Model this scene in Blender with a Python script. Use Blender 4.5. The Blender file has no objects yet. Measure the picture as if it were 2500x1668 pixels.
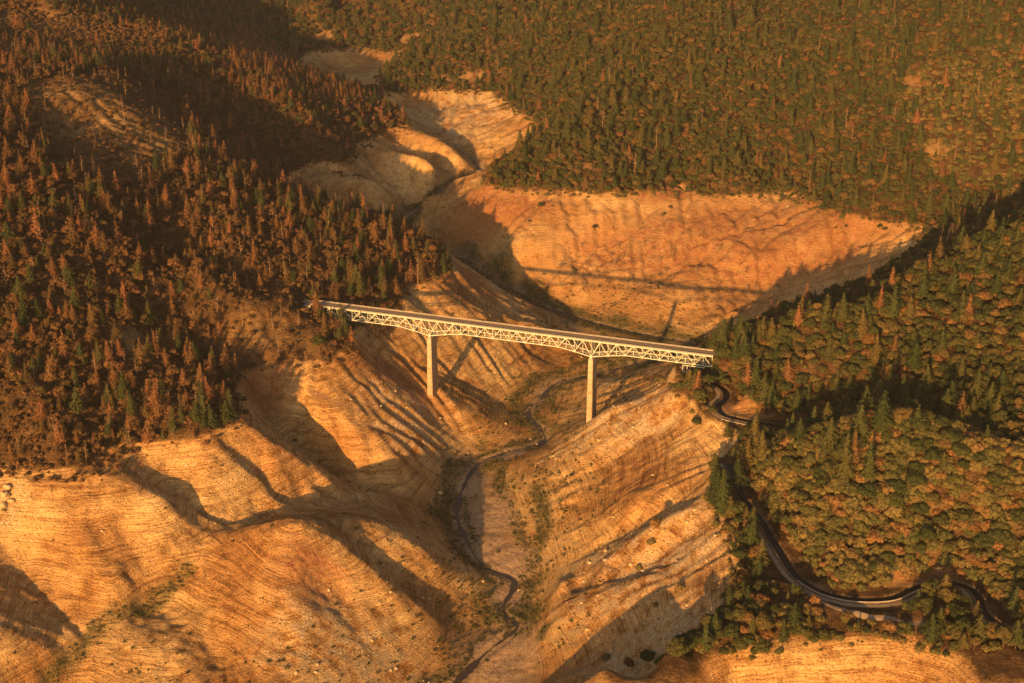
import bpy, bmesh, math, random
import numpy as np
from mathutils import Vector, Matrix, noise as mnoise

# ------------------------------------------------------------------ camera, sky, sun, exposure
scene = bpy.context.scene
FOC, PITCH, CAMZ = 3434.0, math.radians(22.66), 394.6
cam_data = bpy.data.cameras.new("camera")
cam = bpy.data.objects.new("camera", cam_data)
scene.collection.objects.link(cam)
scene.camera = cam
cam.location = (0, 0, CAMZ)
cam.rotation_euler = (math.radians(90) - PITCH, 0, 0)
cam_data.sensor_width = 36
cam_data.lens = 36 * FOC / 2500
cam_data.clip_start = 1
cam_data.clip_end = 9000

SUN_AZ, SUN_EL = math.radians(19.0), math.radians(12.3)     # light travels towards +Y and a little +X
world = bpy.data.worlds.new("World")
scene.world = world
world.use_nodes = True
wn = world.node_tree
sky = wn.nodes.new("ShaderNodeTexSky")
sky.sky_type = 'NISHITA'
sky.sun_disc = False
sky.sun_elevation = SUN_EL
sky.sun_rotation = math.pi + SUN_AZ
sky.air_density = 1.0
sky.dust_density = 5.0
sky.ozone_density = 0.6
bg = wn.nodes["Background"]
bg.inputs[1].default_value = 0.062
wn.links.new(sky.outputs[0], bg.inputs[0])

sun_data = bpy.data.lights.new("sun", 'SUN')
sun_data.energy = 4.9
sun_data.angle = math.radians(0.53)
sun_data.color = (1.0, 0.515, 0.155)
sun = bpy.data.objects.new("sun", sun_data)
scene.collection.objects.link(sun)
sd = Vector((math.sin(SUN_AZ) * math.cos(SUN_EL), math.cos(SUN_AZ) * math.cos(SUN_EL), -math.sin(SUN_EL)))
sun.rotation_euler = sd.to_track_quat('-Z', 'Y').to_euler()
sun.location = (-200, 300, 500)

scene.view_settings.view_transform = 'Standard'
scene.view_settings.look = 'None'
scene.view_settings.exposure = 0.8
scene.view_settings.gamma = 1
scene.cycles.max_bounces = 4
scene.cycles.diffuse_bounces = 2
scene.cycles.glossy_bounces = 2
scene.cycles.transmission_bounces = 2
scene.cycles.volume_bounces = 1
scene.cycles.transparent_max_bounces = 6

random.seed(7)
rng = np.random.default_rng(7)
CP, SP = math.cos(PITCH), math.sin(PITCH)

def survey(u, v, z):
    """photo bearing (u, v) and an elevation give a surveyed ground point"""
    d = np.array([u - 1250.0, FOC * CP + (834 - v) * SP, -FOC * SP + (834 - v) * CP])
    t = (z - CAMZ) / d[2]
    return (d[0] * t, d[1] * t, z)

def to_photo(x, y, z):
    dz = z - CAMZ
    fw = y * CP - dz * SP
    up = y * SP + dz * CP
    return 1250 + FOC * x / fw, 834 - FOC * up / fw, fw

# ------------------------------------------------------------------ terrain: surveyed lines and points
# every list is a line of (bearing u, bearing v, elevation z); z = 0 is the full-pool shoreline
BORDER = [
 [(-60,1150,0),(0,1148,0),(60,1158,0),(130,1162,0),(200,1155,0),(255,1152,0),(290,1118,0),(305,1088,0),(335,1086,0),(400,1082,0),(460,1076,0),(520,1062,0),(560,1040,0),(585,1012,0),(580,965,0),(590,925,0),(620,900,0),(680,890,0),(740,876,0),(800,868,0),(845,858,0),(862,830,0),(880,800,0),(915,770,0),(960,742,0),(990,725,0),(1010,700,0),(1050,692,0),(1085,665,0),(1108,640,0)],
 [(690,452,0),(720,425,0),(765,403,0),(830,412,0),(865,388,0),(885,368,0),(925,330,0),(985,302,0)],
 [(900,212,0),(960,216,0),(1050,221,0),(1130,224,0),(1205,226,0),(1240,250,0),(1290,272,0),(1328,298,0),(1335,312,0),(1300,345,0),(1250,385,0),(1205,425,0),(1195,448,0),(1230,465,0),(1300,472,0),(1400,474,0),(1480,476,0),(1560,468,0),(1600,462,0),(1645,448,0),(1680,452,0),(1740,477,0),(1800,480,0),(1880,472,0),(1905,462,0),(1950,490,0),(2010,512,0),(2060,522,0),(2120,532,0),(2200,545,0),(2260,560,0)],
 [(1690,925,0),(1655,938,0),(1640,960,0),(1690,985,0),(1722,1015,0),(1760,1042,0),(1805,1055,0),(1822,1075,0),(1800,1110,0),(1770,1140,0),(1742,1165,0),(1735,1210,0),(1745,1270,0),(1785,1340,0),(1790,1420,0),(1760,1500,0),(1700,1558,0),(1650,1590,0),(1700,1600,0),(1760,1602,0),(1830,1598,0),(1900,1588,0),(1990,1575,0),(2070,1562,0),(2150,1560,0),(2230,1570,0),(2300,1590,0),(2360,1620,0),(2400,1668,0)],
 [(780,122,0),(830,123,0),(880,120,0),(980,126,0)],
]
VALLEY = [
 # main creek
 [(1055,270,-18),(1095,335,-27),(1172,402,-33),(1150,435,-34),(1100,458,-35),(1050,490,-37),(1000,530,-42),(960,562,-47),(1000,600,-51),(1130,632,-55),(1210,682,-61),(1300,732,-67.5),(1400,772,-70),(1500,800,-71),(1600,822,-71.5),(1690,838,-72),(1700,852,-72),(1640,864,-72),(1560,885,-72.3),(1450,915,-72.7),(1360,935,-73),(1320,975,-73.5),(1290,1010,-74),(1330,1072,-74.3),(1250,1100,-74.6),(1180,1125,-75),(1140,1170,-75.3),(1115,1250,-76),(1140,1320,-76.4),(1180,1380,-77),(1255,1420,-77.3),(1225,1490,-78),(1262,1530,-78.4),(1190,1590,-79),(1110,1668,-80),(1040,1740,-81)],
 # valley floor right of the channel (sand bar)
 [(1215,1130,-74),(1200,1200,-74.5),(1215,1300,-75),(1250,1380,-75.8),(1300,1440,-76.5),(1290,1520,-77.5),(1260,1600,-78.5),(1200,1690,-79.5)],
 [(1160,1180,-74.3),(1165,1260,-75),(1200,1340,-75.7)],
 # meander flat
 [(1420,830,-68),(1500,850,-68),(1580,850,-69),(1350,870,-68),(1450,875,-68),(1400,985,-71),(1340,1000,-72)],
 [(1700,800,-66),(1750,790,-62),(1850,760,-52)],
 # gully beside the foreground hill, then behind the dome to the creek
 [(300,1100,-2),(340,1150,-9),(400,1198,-20),(480,1243,-28),(560,1277,-35),(600,1268,-38),(640,1254,-40.5),(735,1214,-45),(830,1190,-50),(930,1205,-58),(1030,1262,-67),(1110,1330,-75)],
 [(545,1075,-6),(600,1120,-18),(660,1166,-30),(735,1212,-44)],
 # valley between second spur and the pier spur
 [(585,935,-4),(640,985,-20),(720,1060,-37),(800,1125,-50),(880,1160,-56),(1000,1190,-63),(1100,1190,-74)],
 # furrow down the dome
 [(830,1290,-32),(870,1322,-38),(930,1375,-47),(1020,1445,-60),(1085,1500,-72)],
 [(900,1480,-52),(960,1540,-61),(1020,1600,-70),(1060,1640,-77)],
 # lower left gullies
 [(0,1325,-26),(80,1375,-34),(170,1455,-43),(240,1520,-50)],
 [(455,1385,-40.5),(400,1422,-45.5),(330,1478,-50),(250,1525,-54),(200,1585,-56),(120,1668,-63),(60,1740,-70)],
 # gullies near the first pier
 [(872,838,-5),(930,880,-20),(1000,945,-37),(1060,1010,-52),(1130,1060,-66),(1170,1090,-73)],
 [(935,800,-8),(1010,838,-21),(1090,880,-38),(1160,925,-54),(1230,985,-70)],
 [(1110,690,-9),(1180,716,-26),(1250,745,-42),(1330,772,-58),(1400,795,-68)],
 # right bank gully between the two big flanks
 [(1745,1180,-3),(1690,1215,-13),(1620,1250,-26),(1540,1285,-40),(1450,1312,-54),(1380,1325,-64),(1310,1360,-73)],
 [(1600,960,-14),(1500,1000,-36),(1430,1035,-52),(1350,1065,-68)],
 [(1690,1035,-8),(1590,1085,-26),(1500,1125,-42)],
 [(1700,1290,-12),(1600,1345,-28),(1500,1390,-44),(1400,1435,-61),(1330,1470,-74)],
 # far bank gullies
 [(1600,480,-4),(1540,530,-15),(1490,570,-25),(1440,610,-36),(1400,650,-47)],
 [(1900,555,-14),(1790,605,-26),(1700,640,-38),(1600,690,-50),(1500,730,-62)],
 [(2250,560,-2),(2180,572,-8),(2100,592,-18),(1960,645,-34),(1850,690,-46),(1700,760,-60)],
 # furrows of the bank below the second ridge
 [(955,340,-10),(1040,376,-19),(1120,418,-29)],[(885,384,-10),(960,422,-19),(1060,468,-33)],[(815,424,-8),(900,462,-18),(990,512,-37)],
 # left side canyon
 [(930,560,-47),(890,545,-38),(800,515,-24),(740,485,-12),(690,462,-3),(660,400,13),(600,305,37),(520,235,60),(400,182,86),(200,135,106),(0,110,112)],
 [(870,200,-12),(900,172,-17),(850,158,-14),(930,150,-10)],
 [(720,180,14),(600,130,44),(500,95,62),(350,55,92)],
 # hollow in the burnt hill
 [(590,915,2),(520,860,8),(440,825,16),(380,800,28)],
 [(300,1085,2),(270,1030,8),(240,960,18)],
 # right hill canyon
 [(1850,1050,-1),(1960,1015,2),(2060,990,9),(2160,985,20),(2260,1020,32),(2400,1080,42),(2520,1110,48)],
]
RIDGE = [
 # foreground dome
 [(430,1290,-25),(490,1316,-33),(560,1306,-30),(640,1286,-23),(720,1273,-17),(800,1302,-25),(870,1352,-35),(950,1412,-47),(1040,1485,-61),(1100,1545,-75)],
 [(720,1273,-17),(715,1400,-31),(700,1540,-46),(680,1680,-58)],
 [(490,1435,-45),(500,1520,-53),(520,1620,-61)],[(600,1340,-31),(560,1400,-39)],
 [(790,1278,-25),(860,1276,-32),(930,1278,-38),(1010,1320,-47),(1080,1380,-60),(1120,1440,-72)],
 [(800,1450,-45),(900,1560,-60),(1000,1668,-74)],
 [(300,1300,-23),(380,1335,-29)],[(200,1350,-26),(300,1420,-35),(345,1440,-39)],
 [(80,1250,-13),(160,1330,-24)],
 [(350,1560,-52),(450,1600,-55),(300,1668,-61)],
 [(-100,1420,-24),(0,1440,-32),(70,1505,-41),(110,1590,-49),(0,1668,-51)],
 # spur between the two gullies
 [(575,1045,-3),(640,1078,-12),(720,1122,-25),(790,1155,-37),(822,1172,-43)],
 [(430,1130,-10),(500,1190,-20),(600,1230,-32)],[(600,1095,-10),(680,1145,-24),(760,1190,-39)],
 # rims of the shore gullies
 [(265,1128,-1),(330,1165,-6),(400,1218,-12),(480,1264,-20),(545,1294,-27)],
 [(545,1112,-10),(595,1152,-19),(655,1198,-30),(700,1226,-38)],
 # pier spur
 [(800,885,-2),(870,900,-10),(960,940,-26),(1010,960,-36),(1062,955,-43.5),(1100,985,-50),(1170,1030,-63),(1240,1068,-73)],
 [(700,960,-13),(780,1010,-22),(860,1075,-35),(950,1120,-47),(1060,1140,-65)],
 [(760,905,-4),(820,950,-13),(900,1020,-29),(1000,1070,-47),(1100,1105,-68)],
 [(975,765,-5),(1040,815,-20),(1120,880,-40),(1200,935,-60)],
 [(1010,735,-6),(1100,780,-22),(1200,830,-40),(1260,900,-60)],
 [(1130,800,-27),(1250,800,-43),(1350,830,-58),(1400,860,-66)],
 [(1120,668,-6),(1180,695,-22),(1250,722,-42),(1330,752,-60)],
 # right bank
 [(1560,955,-16),(1500,985,-28),(1447,1020,-44.5),(1380,1058,-60),(1330,1085,-72)],
 [(1700,1000,-5),(1600,1030,-20),(1500,1075,-36),(1400,1130,-52),(1300,1150,-64),(1240,1170,-73)],
 [(1790,1085,-3),(1740,1140,-7),(1650,1180,-17),(1550,1222,-28),(1450,1262,-42),(1380,1290,-56)],
 [(1735,1225,-4),(1660,1258,-10),(1580,1296,-19),(1480,1345,-33),(1380,1400,-52),(1300,1440,-74)],
 [(1770,1340,-4),(1680,1370,-15),(1580,1410,-28),(1480,1450,-42),(1380,1480,-56),(1300,1510,-72)],
 [(1740,1500,-8),(1650,1530,-23),(1560,1560,-38),(1470,1585,-52),(1380,1600,-64),(1300,1640,-75)],
 [(1700,1592,0),(1600,1610,-1),(1500,1636,-5),(1400,1680,-14),(1300,1750,-30),(1230,1800,-52)],
 [(1800,1640,-8),(1700,1668,-14),(2000,1640,-10),(2150,1668,-14),(2300,1650,-7)],
 # far bank
 [(1200,475,-7),(1120,520,-21),(1080,560,-33),(1110,590,-43)],
 [(1300,510,-9),(1270,570,-23),(1240,620,-37),(1260,660,-50)],
 [(1450,520,-10),(1380,580,-26),(1350,640,-42),(1400,690,-54),(1450,740,-65)],
 [(1650,500,-8),(1620,560,-20),(1560,610,-34),(1500,665,-44),(1560,720,-56),(1620,780,-66)],
 [(1850,520,-9),(1760,570,-19),(1700,610,-30),(1680,660,-40),(1658,704,-46),(1700,740,-55)],
 [(2050,560,-10),(1950,600,-21),(1850,650,-34),(1800,700,-44)],
 [(2180,600,-12),(2080,640,-24),(1980,690,-36),(1900,730,-46)],
 [(1150,260,-12),(1160,330,-21),(1172,380,-29)],[(1250,300,-10),(1200,360,-25)],
 [(985,255,-11),(1050,300,-24)],
 [(915,362,-1),(1020,404,-9),(1105,442,-23)],[(790,434,-3),(880,476,-14),(965,522,-31)],[(850,417,-1),(940,457,-10),(1035,488,-26)],
 [(985,313,-1),(1080,366,-11),(1155,408,-25)],
]
HILLS = [
 # burnt hill, near side
 [(300,1030,9),(200,960,20),(300,800,38),(300,700,52),(300,600,68),(300,450,80),(250,330,98)],
 [(150,300,104),(350,330,90),(200,250,114),(300,250,108)],
 [(0,1080,10),(0,1000,22),(0,900,38),(0,780,56),(0,650,76),(0,500,98),(0,350,118)],
 [(430,1030,9),(500,1000,10),(545,960,6)],
 [(100,1100,8),(130,1000,22),(150,880,36)],
 [(500,790,22),(600,740,30),(700,710,27),(780,720,15)],
 [(700,800,14),(780,820,6),(640,850,8)],
 [(500,650,52),(650,600,40),(800,640,24),(900,660,14),(1000,660,4)],
 # crest of the pine promontory
 [(1095,632,3),(1050,610,9),(950,580,21),(850,555,32),(700,490,46),(580,420,58),(450,320,80),(300,200,108),(100,155,124),(-60,140,130)],
 [(1060,590,-5),(1000,560,-12)],
 # crest of the second burnt ridge
 [(975,290,3),(900,240,19),(800,190,36),(700,163,54),(550,128,76),(400,88,98),(200,42,120),(0,12,140)],
 [(830,350,16),(760,300,34),(700,250,50)],[(930,295,6),(860,290,20)],
 [(880,215,-8),(860,195,-12)],
 # spur of dark trees and far slopes
 [(1050,198,3),(980,192,5),(930,182,6)],[(1100,150,26),(1000,150,16)],
 [(790,96,6),(900,92,7),(1030,88,16)],[(600,60,24),(800,50,21),(1000,48,31)],
 [(600,0,46),(800,0,44),(1000,0,52),(1200,0,74)],[(300,0,104),(100,-20,150)],
 [(1200,190,9),(1150,203,5)],[(1300,240,9),(1250,150,34)],
 [(1240,425,10),(1300,372,22),(1400,300,38),(1500,200,58)],
 [(1450,420,16),(1600,400,10),(1800,430,16)],
 [(1640,300,38),(1640,150,75),(1640,0,120)],
 [(1900,400,15),(1900,300,44),(1900,150,80),(1900,0,124)],
 [(2150,480,16),(2150,400,34),(2200,300,58),(2200,150,94),(2200,0,138)],
 [(2350,500,14),(2450,400,46),(2500,300,72),(2500,150,108),(2500,0,150)],
 [(1400,150,50),(1400,0,92)],
 # right ridge
 [(1750,850,12),(1850,805,27),(2000,770,42),(2100,748,50),(2250,665,58),(2350,605,66),(2500,545,86),(2620,500,100)],
 [(1760,900,16),(1850,920,16),(1950,900,22),(2100,860,33)],
 [(1850,980,7),(1950,960,10),(2200,900,34),(2400,900,44),(2500,820,62)],
 [(2300,800,50),(2450,720,66)],
 [(1840,1130,8),(1950,1085,28),(2080,1050,42),(2200,1015,50),(2300,1052,52),(2400,1090,52),(2500,1125,50)],
 [(1900,1230,9),(2000,1300,14),(2100,1380,8),(2200,1380,8)],
 [(2050,1180,31),(2200,1180,32),(2350,1200,32)],[(2250,1300,17),(2400,1320,14),(2500,1300,20)],
 [(2420,1440,5),(2500,1480,5),(2500,1400,10)],
 # back side of right ridge
 [(1750,858,4),(1850,820,14),(2000,788,26),(2100,768,32),(2250,690,42),(2350,634,50)],
 [(1760,812,-14),(1900,758,-28)],[(2050,700,-20),(2200,625,-10)],[(2300,555,4),(2400,530,14),(2500,500,28)],
]
# points given directly in metres (ground outside the photograph and under the bridge ends)
DIRECT = [(-150,975,12.5),(-165,981,14),(-200,990,18),(-260,1000,30),(-132,971,6),(150,875,16),(160,872,18),(190,866,24),(150,885,14),(133,882,5),(125,884,1.5),(118,886,-1),
 # beyond the picture
 (-600,2100,170),(-300,2150,105),(0,2150,95),(300,2100,150),(600,2050,200),(-700,2600,240),(-200,2600,200),(200,2600,210),(700,2600,280),(-900,3200,300),(0,3200,300),(900,3200,340),
 (-900,1600,210),(-900,1200,210),(-800,900,160),(-600,700,60),(-500,500,0),(-700,300,0),(900,1600,200),(800,1200,150),(700,900,120),(560,700,80),(420,560,30),(500,400,40),(-560,1000,130),(-480,820,60),(-420,740,24),
 # hills on the camera's side of the creek
 (-40,560,-84),(-60,500,-86),(-110,440,-88),(-180,380,-95),(60,560,-62),(120,540,-40),(180,520,-25),(240,500,-12),(300,480,6),
 (-140,540,-70),(-220,560,-62),(-300,580,-46),(-380,560,-30),(-240,480,-75),(-320,430,-70),
 (20,420,-30),(60,360,5),(0,330,-20),(-60,300,-50),(150,400,5),(240,380,15),(120,300,25),(300,300,40),(-100,250,-80),(-300,250,-80)]

pts = []
def add_line(line, step=13.0):
    w = [survey(*p) for p in line]
    for a, b in zip(w[:-1], w[1:]):
        n = max(1, int(math.hypot(a[0] - b[0], a[1] - b[1]) / step))
        for i in range(n):
            t = i / n
            pts.append(tuple(a[k] + (b[k] - a[k]) * t for k in range(3)))
    pts.append(w[-1])
for L in BORDER: add_line(L, 14)
for L in VALLEY: add_line(L, 12)
for L in RIDGE: add_line(L, 14)
for L in HILLS: add_line(L, 40)
pts += DIRECT
P = np.array(pts)
# thin out points closer than 5 m
keep = []
for i in range(len(P)):
    ok = True
    for j in keep:
        if (P[i,0]-P[j,0])**2 + (P[i,1]-P[j,1])**2 < 25: ok = False; break
    if ok: keep.append(i)
P = P[keep]
def phi(r2): return np.sqrt(r2 + 36.0)
S = 100.0
A = phi((P[:,None,0]-P[None,:,0])**2 + (P[:,None,1]-P[None,:,1])**2) / S
A -= np.eye(len(P)) * 0.012          # a little smoothing
Q = np.c_[np.ones(len(P)), P[:,0]/S, P[:,1]/S]
M = np.block([[A, Q], [Q.T, np.zeros((3,3))]])
W = np.linalg.solve(M, np.r_[P[:,2], 0, 0, 0])
def rbf(X, Y):
    sh = X.shape; X = X.ravel(); Y = Y.ravel(); out = np.empty(len(X))
    for i in range(0, len(X), 20000):
        a, b = X[i:i+20000], Y[i:i+20000]
        K = phi((a[:,None]-P[None,:,0])**2 + (b[:,None]-P[None,:,1])**2) / S
        out[i:i+20000] = K @ W[:-3] + W[-3] + W[-2]*a/S + W[-1]*b/S
    return out.reshape(sh)

# coarse field
CX = np.arange(-900, 901, 7.5); CY = np.arange(150, 3201, 7.5)
GX, GY = np.meshgrid(CX, CY)
ZC0 = rbf(GX, GY)

def sample(grid, x0, y0, h, X, Y):
    """bicubic (Catmull-Rom) lookup"""
    fx = np.clip((X - x0) / h, 1, grid.shape[1] - 3.001); fy = np.clip((Y - y0) / h, 1, grid.shape[0] - 3.001)
    ix = fx.astype(int); iy = fy.astype(int); tx = fx - ix; ty = fy - iy
    def wts(t): return (-.5*t+t*t-.5*t**3, 1-2.5*t*t+1.5*t**3, .5*t+2*t*t-1.5*t**3, -.5*t*t+.5*t**3)
    wx, wy = wts(tx), wts(ty); out = 0
    for j in range(4):
        row = 0
        for i in range(4): row = row + wx[i] * grid[iy + j - 1, ix + i - 1]
        out = out + wy[j] * row
    return out
def bilin(grid, x0, y0, h, X, Y):
    fx = np.clip((X - x0) / h, 0, grid.shape[1] - 1.001); fy = np.clip((Y - y0) / h, 0, grid.shape[0] - 1.001)
    ix = fx.astype(int); iy = fy.astype(int); tx = fx - ix; ty = fy - iy
    return (grid[iy,ix]*(1-tx)*(1-ty)+grid[iy,ix+1]*tx*(1-ty)+grid[iy+1,ix]*(1-tx)*ty+grid[iy+1,ix+1]*tx*ty)
def vnoise(X, Y, s, seed):
    r = np.random.default_rng(seed); g = r.random((256,256)) * 2 - 1
    fx = X / s + 1000.5; fy = Y / s + 1000.5
    ix = np.floor(fx).astype(int); iy = np.floor(fy).astype(int); tx = fx - ix; ty = fy - iy
    tx = tx*tx*(3-2*tx); ty = ty*ty*(3-2*ty)
    a = g[iy%256, ix%256]; b = g[iy%256, (ix+1)%256]; c = g[(iy+1)%256, ix%256]; d = g[(iy+1)%256, (ix+1)%256]
    return (a*(1-tx)+b*tx)*(1-ty) + (c*(1-tx)+d*tx)*ty

# erosion: route runoff over a 2.5 m grid and carve where it gathers
EH = 2.5; EX0, EY0 = -480.0, 560.0
EX = np.arange(EX0, 481, EH); EY = np.arange(EY0, 1900, EH)
gx, gy = np.meshgrid(EX, EY)
Z = sample(ZC0, CX[0], CY[0], 7.5, gx, gy)
base = Z.copy()
warp = vnoise(gx, gy, 60, 1) * 2.6 + vnoise(gx, gy, 27, 2) * 1.9 + vnoise(gx, gy, 12, 3) * .95 + vnoise(gx, gy, 6, 4) * .4
floorness = np.clip((-60 - Z) / 8, 0, 1)
Z = Z + warp * (1 - .8 * floorness) * np.where((base < 0) & (gy < 1080), .6, np.where(base < 0, 1.0, 1))
NX = len(EX)
def runoff(Z):
    H, Wd = Z.shape
    best = np.zeros(Z.shape); recv = np.full(Z.shape, -1)
    idx = np.arange(H * Wd).reshape(H, Wd)
    for dy, dx in ((0,1),(0,-1),(1,0),(-1,0),(1,1),(1,-1),(-1,1),(-1,-1)):
        nb = np.full(Z.shape, 1e9); ni = np.full(Z.shape, -1)
        ys = slice(max(0,-dy), H-max(0,dy)); xs = slice(max(0,-dx), Wd-max(0,dx))
        yt = slice(max(0,dy), H-max(0,-dy)); xt = slice(max(0,dx), Wd-max(0,-dx))
        nb[ys, xs] = Z[yt, xt]; ni[ys, xs] = idx[yt, xt]
        s = (Z - nb) / math.hypot(dx, dy)
        m = s > best; best[m] = s[m]; recv[m] = ni[m]
    order = np.argsort(-Z.ravel()).tolist(); rec = recv.ravel().tolist(); acc = [1.0] * (H * Wd)
    for i in order:
        r = rec[i]
        if r >= 0: acc[r] += acc[i]
    return np.array(acc).reshape(Z.shape)
def blur(a, n=1):
    for _ in range(n):
        a = (np.roll(a,1,0)+np.roll(a,-1,0)+2*a)/4
        a = (np.roll(a,1,1)+np.roll(a,-1,1)+2*a)/4
    return a
for it in range(2):
    acc = runoff(Z)
    carve = np.minimum(np.log2(np.maximum(acc, 4) / 4), 7) * (0.85 if it == 0 else .5)
    soft = np.where((gx > 20 - (gy - 700) * .15) & (gy < 1010), .45, 1.0); soft = np.where((gx < -40) & (gy < 835), .5, soft); soft = np.where((gy > 1080) & (gx > -10) & (base < 0), .85, soft)
    soft = blur(soft, 12)
    Z = Z - blur(carve, 1) * soft * (1 - .85 * np.clip((-58 - base) / 10, 0, 1))
    Z = Z + blur(carve, 8) * .9 * soft * (1 - np.clip((-58 - base) / 10, 0, 1))
DELTA = Z - base
# fade the detail out at the grid's edge
fade = np.clip(np.minimum(np.minimum(gx - EX0, EX[-1] - gx), np.minimum(gy - EY0, EY[-1] - gy)) / 40, 0, 1)
DELTA *= fade

# cuts and fills: bridge ends, canal bench and roads are levelled into the slope
CANAL_Z = 1.6
CANAL = [
 [(1680,893),(1692,908),(1712,924),(1748,938),(1772,956),(1770,975),(1752,992),(1768,1012),(1810,1024),(1870,1034),(1935,1047),(2000,1052)],
 [(1780,1130),(1800,1172),(1812,1212),(1858,1270),(1900,1340),(1945,1405),(2000,1442),(2060,1460),(2120,1465),(2180,1460),(2225,1440),(2268,1424),(2320,1422),(2368,1436),(2392,1462),(2402,1492),(2440,1525),(2510,1560),(2570,1590),(2680,1625),(2800,1640),(2960,1620)],
]
def smooth_path(p3, step=3.0):
    """Catmull-Rom through points, resampled"""
    p = [np.array(q, float) for q in p3]; p = [2*p[0]-p[1]] + p + [2*p[-1]-p[-2]]; out = []
    for i in range(1, len(p) - 2):
        n = max(2, int(np.linalg.norm(p[i+1]-p[i]) / step))
        for k in range(n):
            t = k / n
            out.append(.5*((2*p[i]) + (p[i+1]-p[i-1])*t + (2*p[i-1]-5*p[i]+4*p[i+1]-p[i+2])*t*t + (3*p[i]-p[i-1]-3*p[i+1]+p[i+2])*t**3))
    out.append(p[-2]); return np.array(out)
creek_path = smooth_path([survey(*q) for q in VALLEY[0][3:]], 3.0)
canal_paths = [smooth_path([survey(u, v, CANAL_Z) for u, v in L]) for L in CANAL]
ROADS = {  # (line, half width)
 'pier track': ([(1000,955,-39),(960,1000,-38),(900,1040,-38),(820,1042,-36),(760,1020,-34)], 1.8),
 'lower road': ([(1960,1480,-1),(2040,1515,-2),(2120,1530,-2.5),(2200,1535,-2.5),(2300,1545,-2.5)], 2.2),
}
CHANNELS = [[(1913,544,-13),(1847,568,-19),(1769,588,-25),(1686,615,-33)], [(2200,544,-3),(2117,585,-10),(2018,610,-18),(1930,643,-28)], [(2250,571,-4),(2150,621,-14)], [(1560,640,-38),(1480,650,-40),(1400,632,-38)], [(1900,640,-30),(1790,655,-37),(1700,650,-40)]]
channel_paths = [smooth_path([survey(*q) for q in L]) for L in CHANNELS]
road_paths = {k: (smooth_path([survey(*p) for p in L]), w) for k, (L, w) in ROADS.items()}
def path_dist(path, X, Y, reach):
    """distance to a path and the path's height there, computed only near it"""
    D = np.full(X.shape, 1e9); H = np.zeros(X.shape)
    x0, y0 = path[:,0].min()-reach, path[:,1].min()-reach; x1, y1 = path[:,0].max()+reach, path[:,1].max()+reach
    m = (X > x0) & (X < x1) & (Y > y0) & (Y < y1)
    if not m.any(): return D, H
    xs, ys = X[m], Y[m]; d = np.full(len(xs), 1e9); h = np.zeros(len(xs))
    for i in range(0, len(path)):
        dd = (xs - path[i,0])**2 + (ys - path[i,1])**2
        k = dd < d; d[k] = dd[k]; h[k] = path[i,2]
    D[m] = np.sqrt(d); H[m] = h
    return D, H
def ground(X, Y, cuts=True):
    X = np.asarray(X, float); Y = np.asarray(Y, float)
    z = sample(ZC0, CX[0], CY[0], 7.5, X, Y) + np.where((X > EX0) & (X < EX[-1]-3) & (Y > EY0) & (Y < EY[-1]-3), bilin(DELTA, EX0, EY0, EH, X, Y), 0)
    far = np.clip((np.hypot(X, Y) - 1000) / 800, 0, 1)
    z = z + vnoise(X, Y, 140, 11) * 7 * far + vnoise(X, Y, 60, 12) * 3.5 * far
    z = z + (vnoise(X, Y, 3.1, 13) * .28 + np.abs(vnoise(X, Y, 7.3, 14)) * .7 - .3) * (z > -62)
    if cuts:
        for p in canal_paths:
            D, H = path_dist(p, X, Y, 24)
            t = np.clip((D - 7.5) / 9, 0, 1); t = t*t*(3-2*t)
            z = np.where(D < 24, (H - .2) * (1 - t) + z * t, z)
            z = np.where(D < 2.9, H - 1.6, z)
        D, H = path_dist(creek_path, X, Y, 12)
        cw = 3.6 + .8 * vnoise(X, Y, 16, 31)
        t = np.clip((D - cw) / 6, 0, 1)
        z = np.where(D < 12, (H + .1) * (1 - t) + z * t, z)
        z = np.where(D < cw, H - .75, z)
        for p in channel_paths:
            D, H = path_dist(p, X, Y, 6)
            z = z - 2.4 * np.clip(1 - D / 3.2, 0, 1) * (D < 6)
        for p, w in road_paths.values():
            D, H = path_dist(p, X, Y, 14)
            t = np.clip((D - w) / 3.5, 0, 1); hh = .5 * H + .5 * z if False else z
            z = np.where(D < 14, z - .55 * (1 - t), z)
    return z
# ------------------------------------------------------------------ node helpers
def mat_new(name):
    m = bpy.data.materials.new(name); m.use_nodes = True
    nt = m.node_tree; b = nt.nodes['Principled BSDF']
    b.inputs['Specular IOR Level'].default_value = 0.15
    b.inputs['Roughness'].default_value = 0.9
    return m, nt, b
def N(nt, t, **kw):
    n = nt.nodes.new(t)
    for k, v in kw.items():
        if k.startswith('i_'): n.inputs[k[2:].replace('_', ' ')].default_value = v
        else: setattr(n, k, v)
    return n
def ramp(nt, stops, fac=None, interp='LINEAR'):
    r = nt.nodes.new('ShaderNodeValToRGB'); cr = r.color_ramp; cr.interpolation = interp
    while len(cr.elements) > 1: cr.elements.remove(cr.elements[-1])
    cr.elements[0].position = stops[0][0]; cr.elements[0].color = (*stops[0][1], 1)
    for p, c in stops[1:]:
        e = cr.elements.new(p); e.color = (*c, 1)
    if fac is not None: nt.links.new(fac, r.inputs[0])
    return r
def mixc(nt, fac, a, b, mode='MIX'):
    m = nt.nodes.new('ShaderNodeMix'); m.data_type = 'RGBA'; m.blend_type = mode
    for s, x in ((m.inputs[0], fac), (m.inputs[6], a), (m.inputs[7], b)):
        if isinstance(x, (int, float)): s.default_value = x
        elif isinstance(x, tuple): s.default_value = (*x, 1)
        else: nt.links.new(x, s)
    return m.outputs[2]
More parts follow.
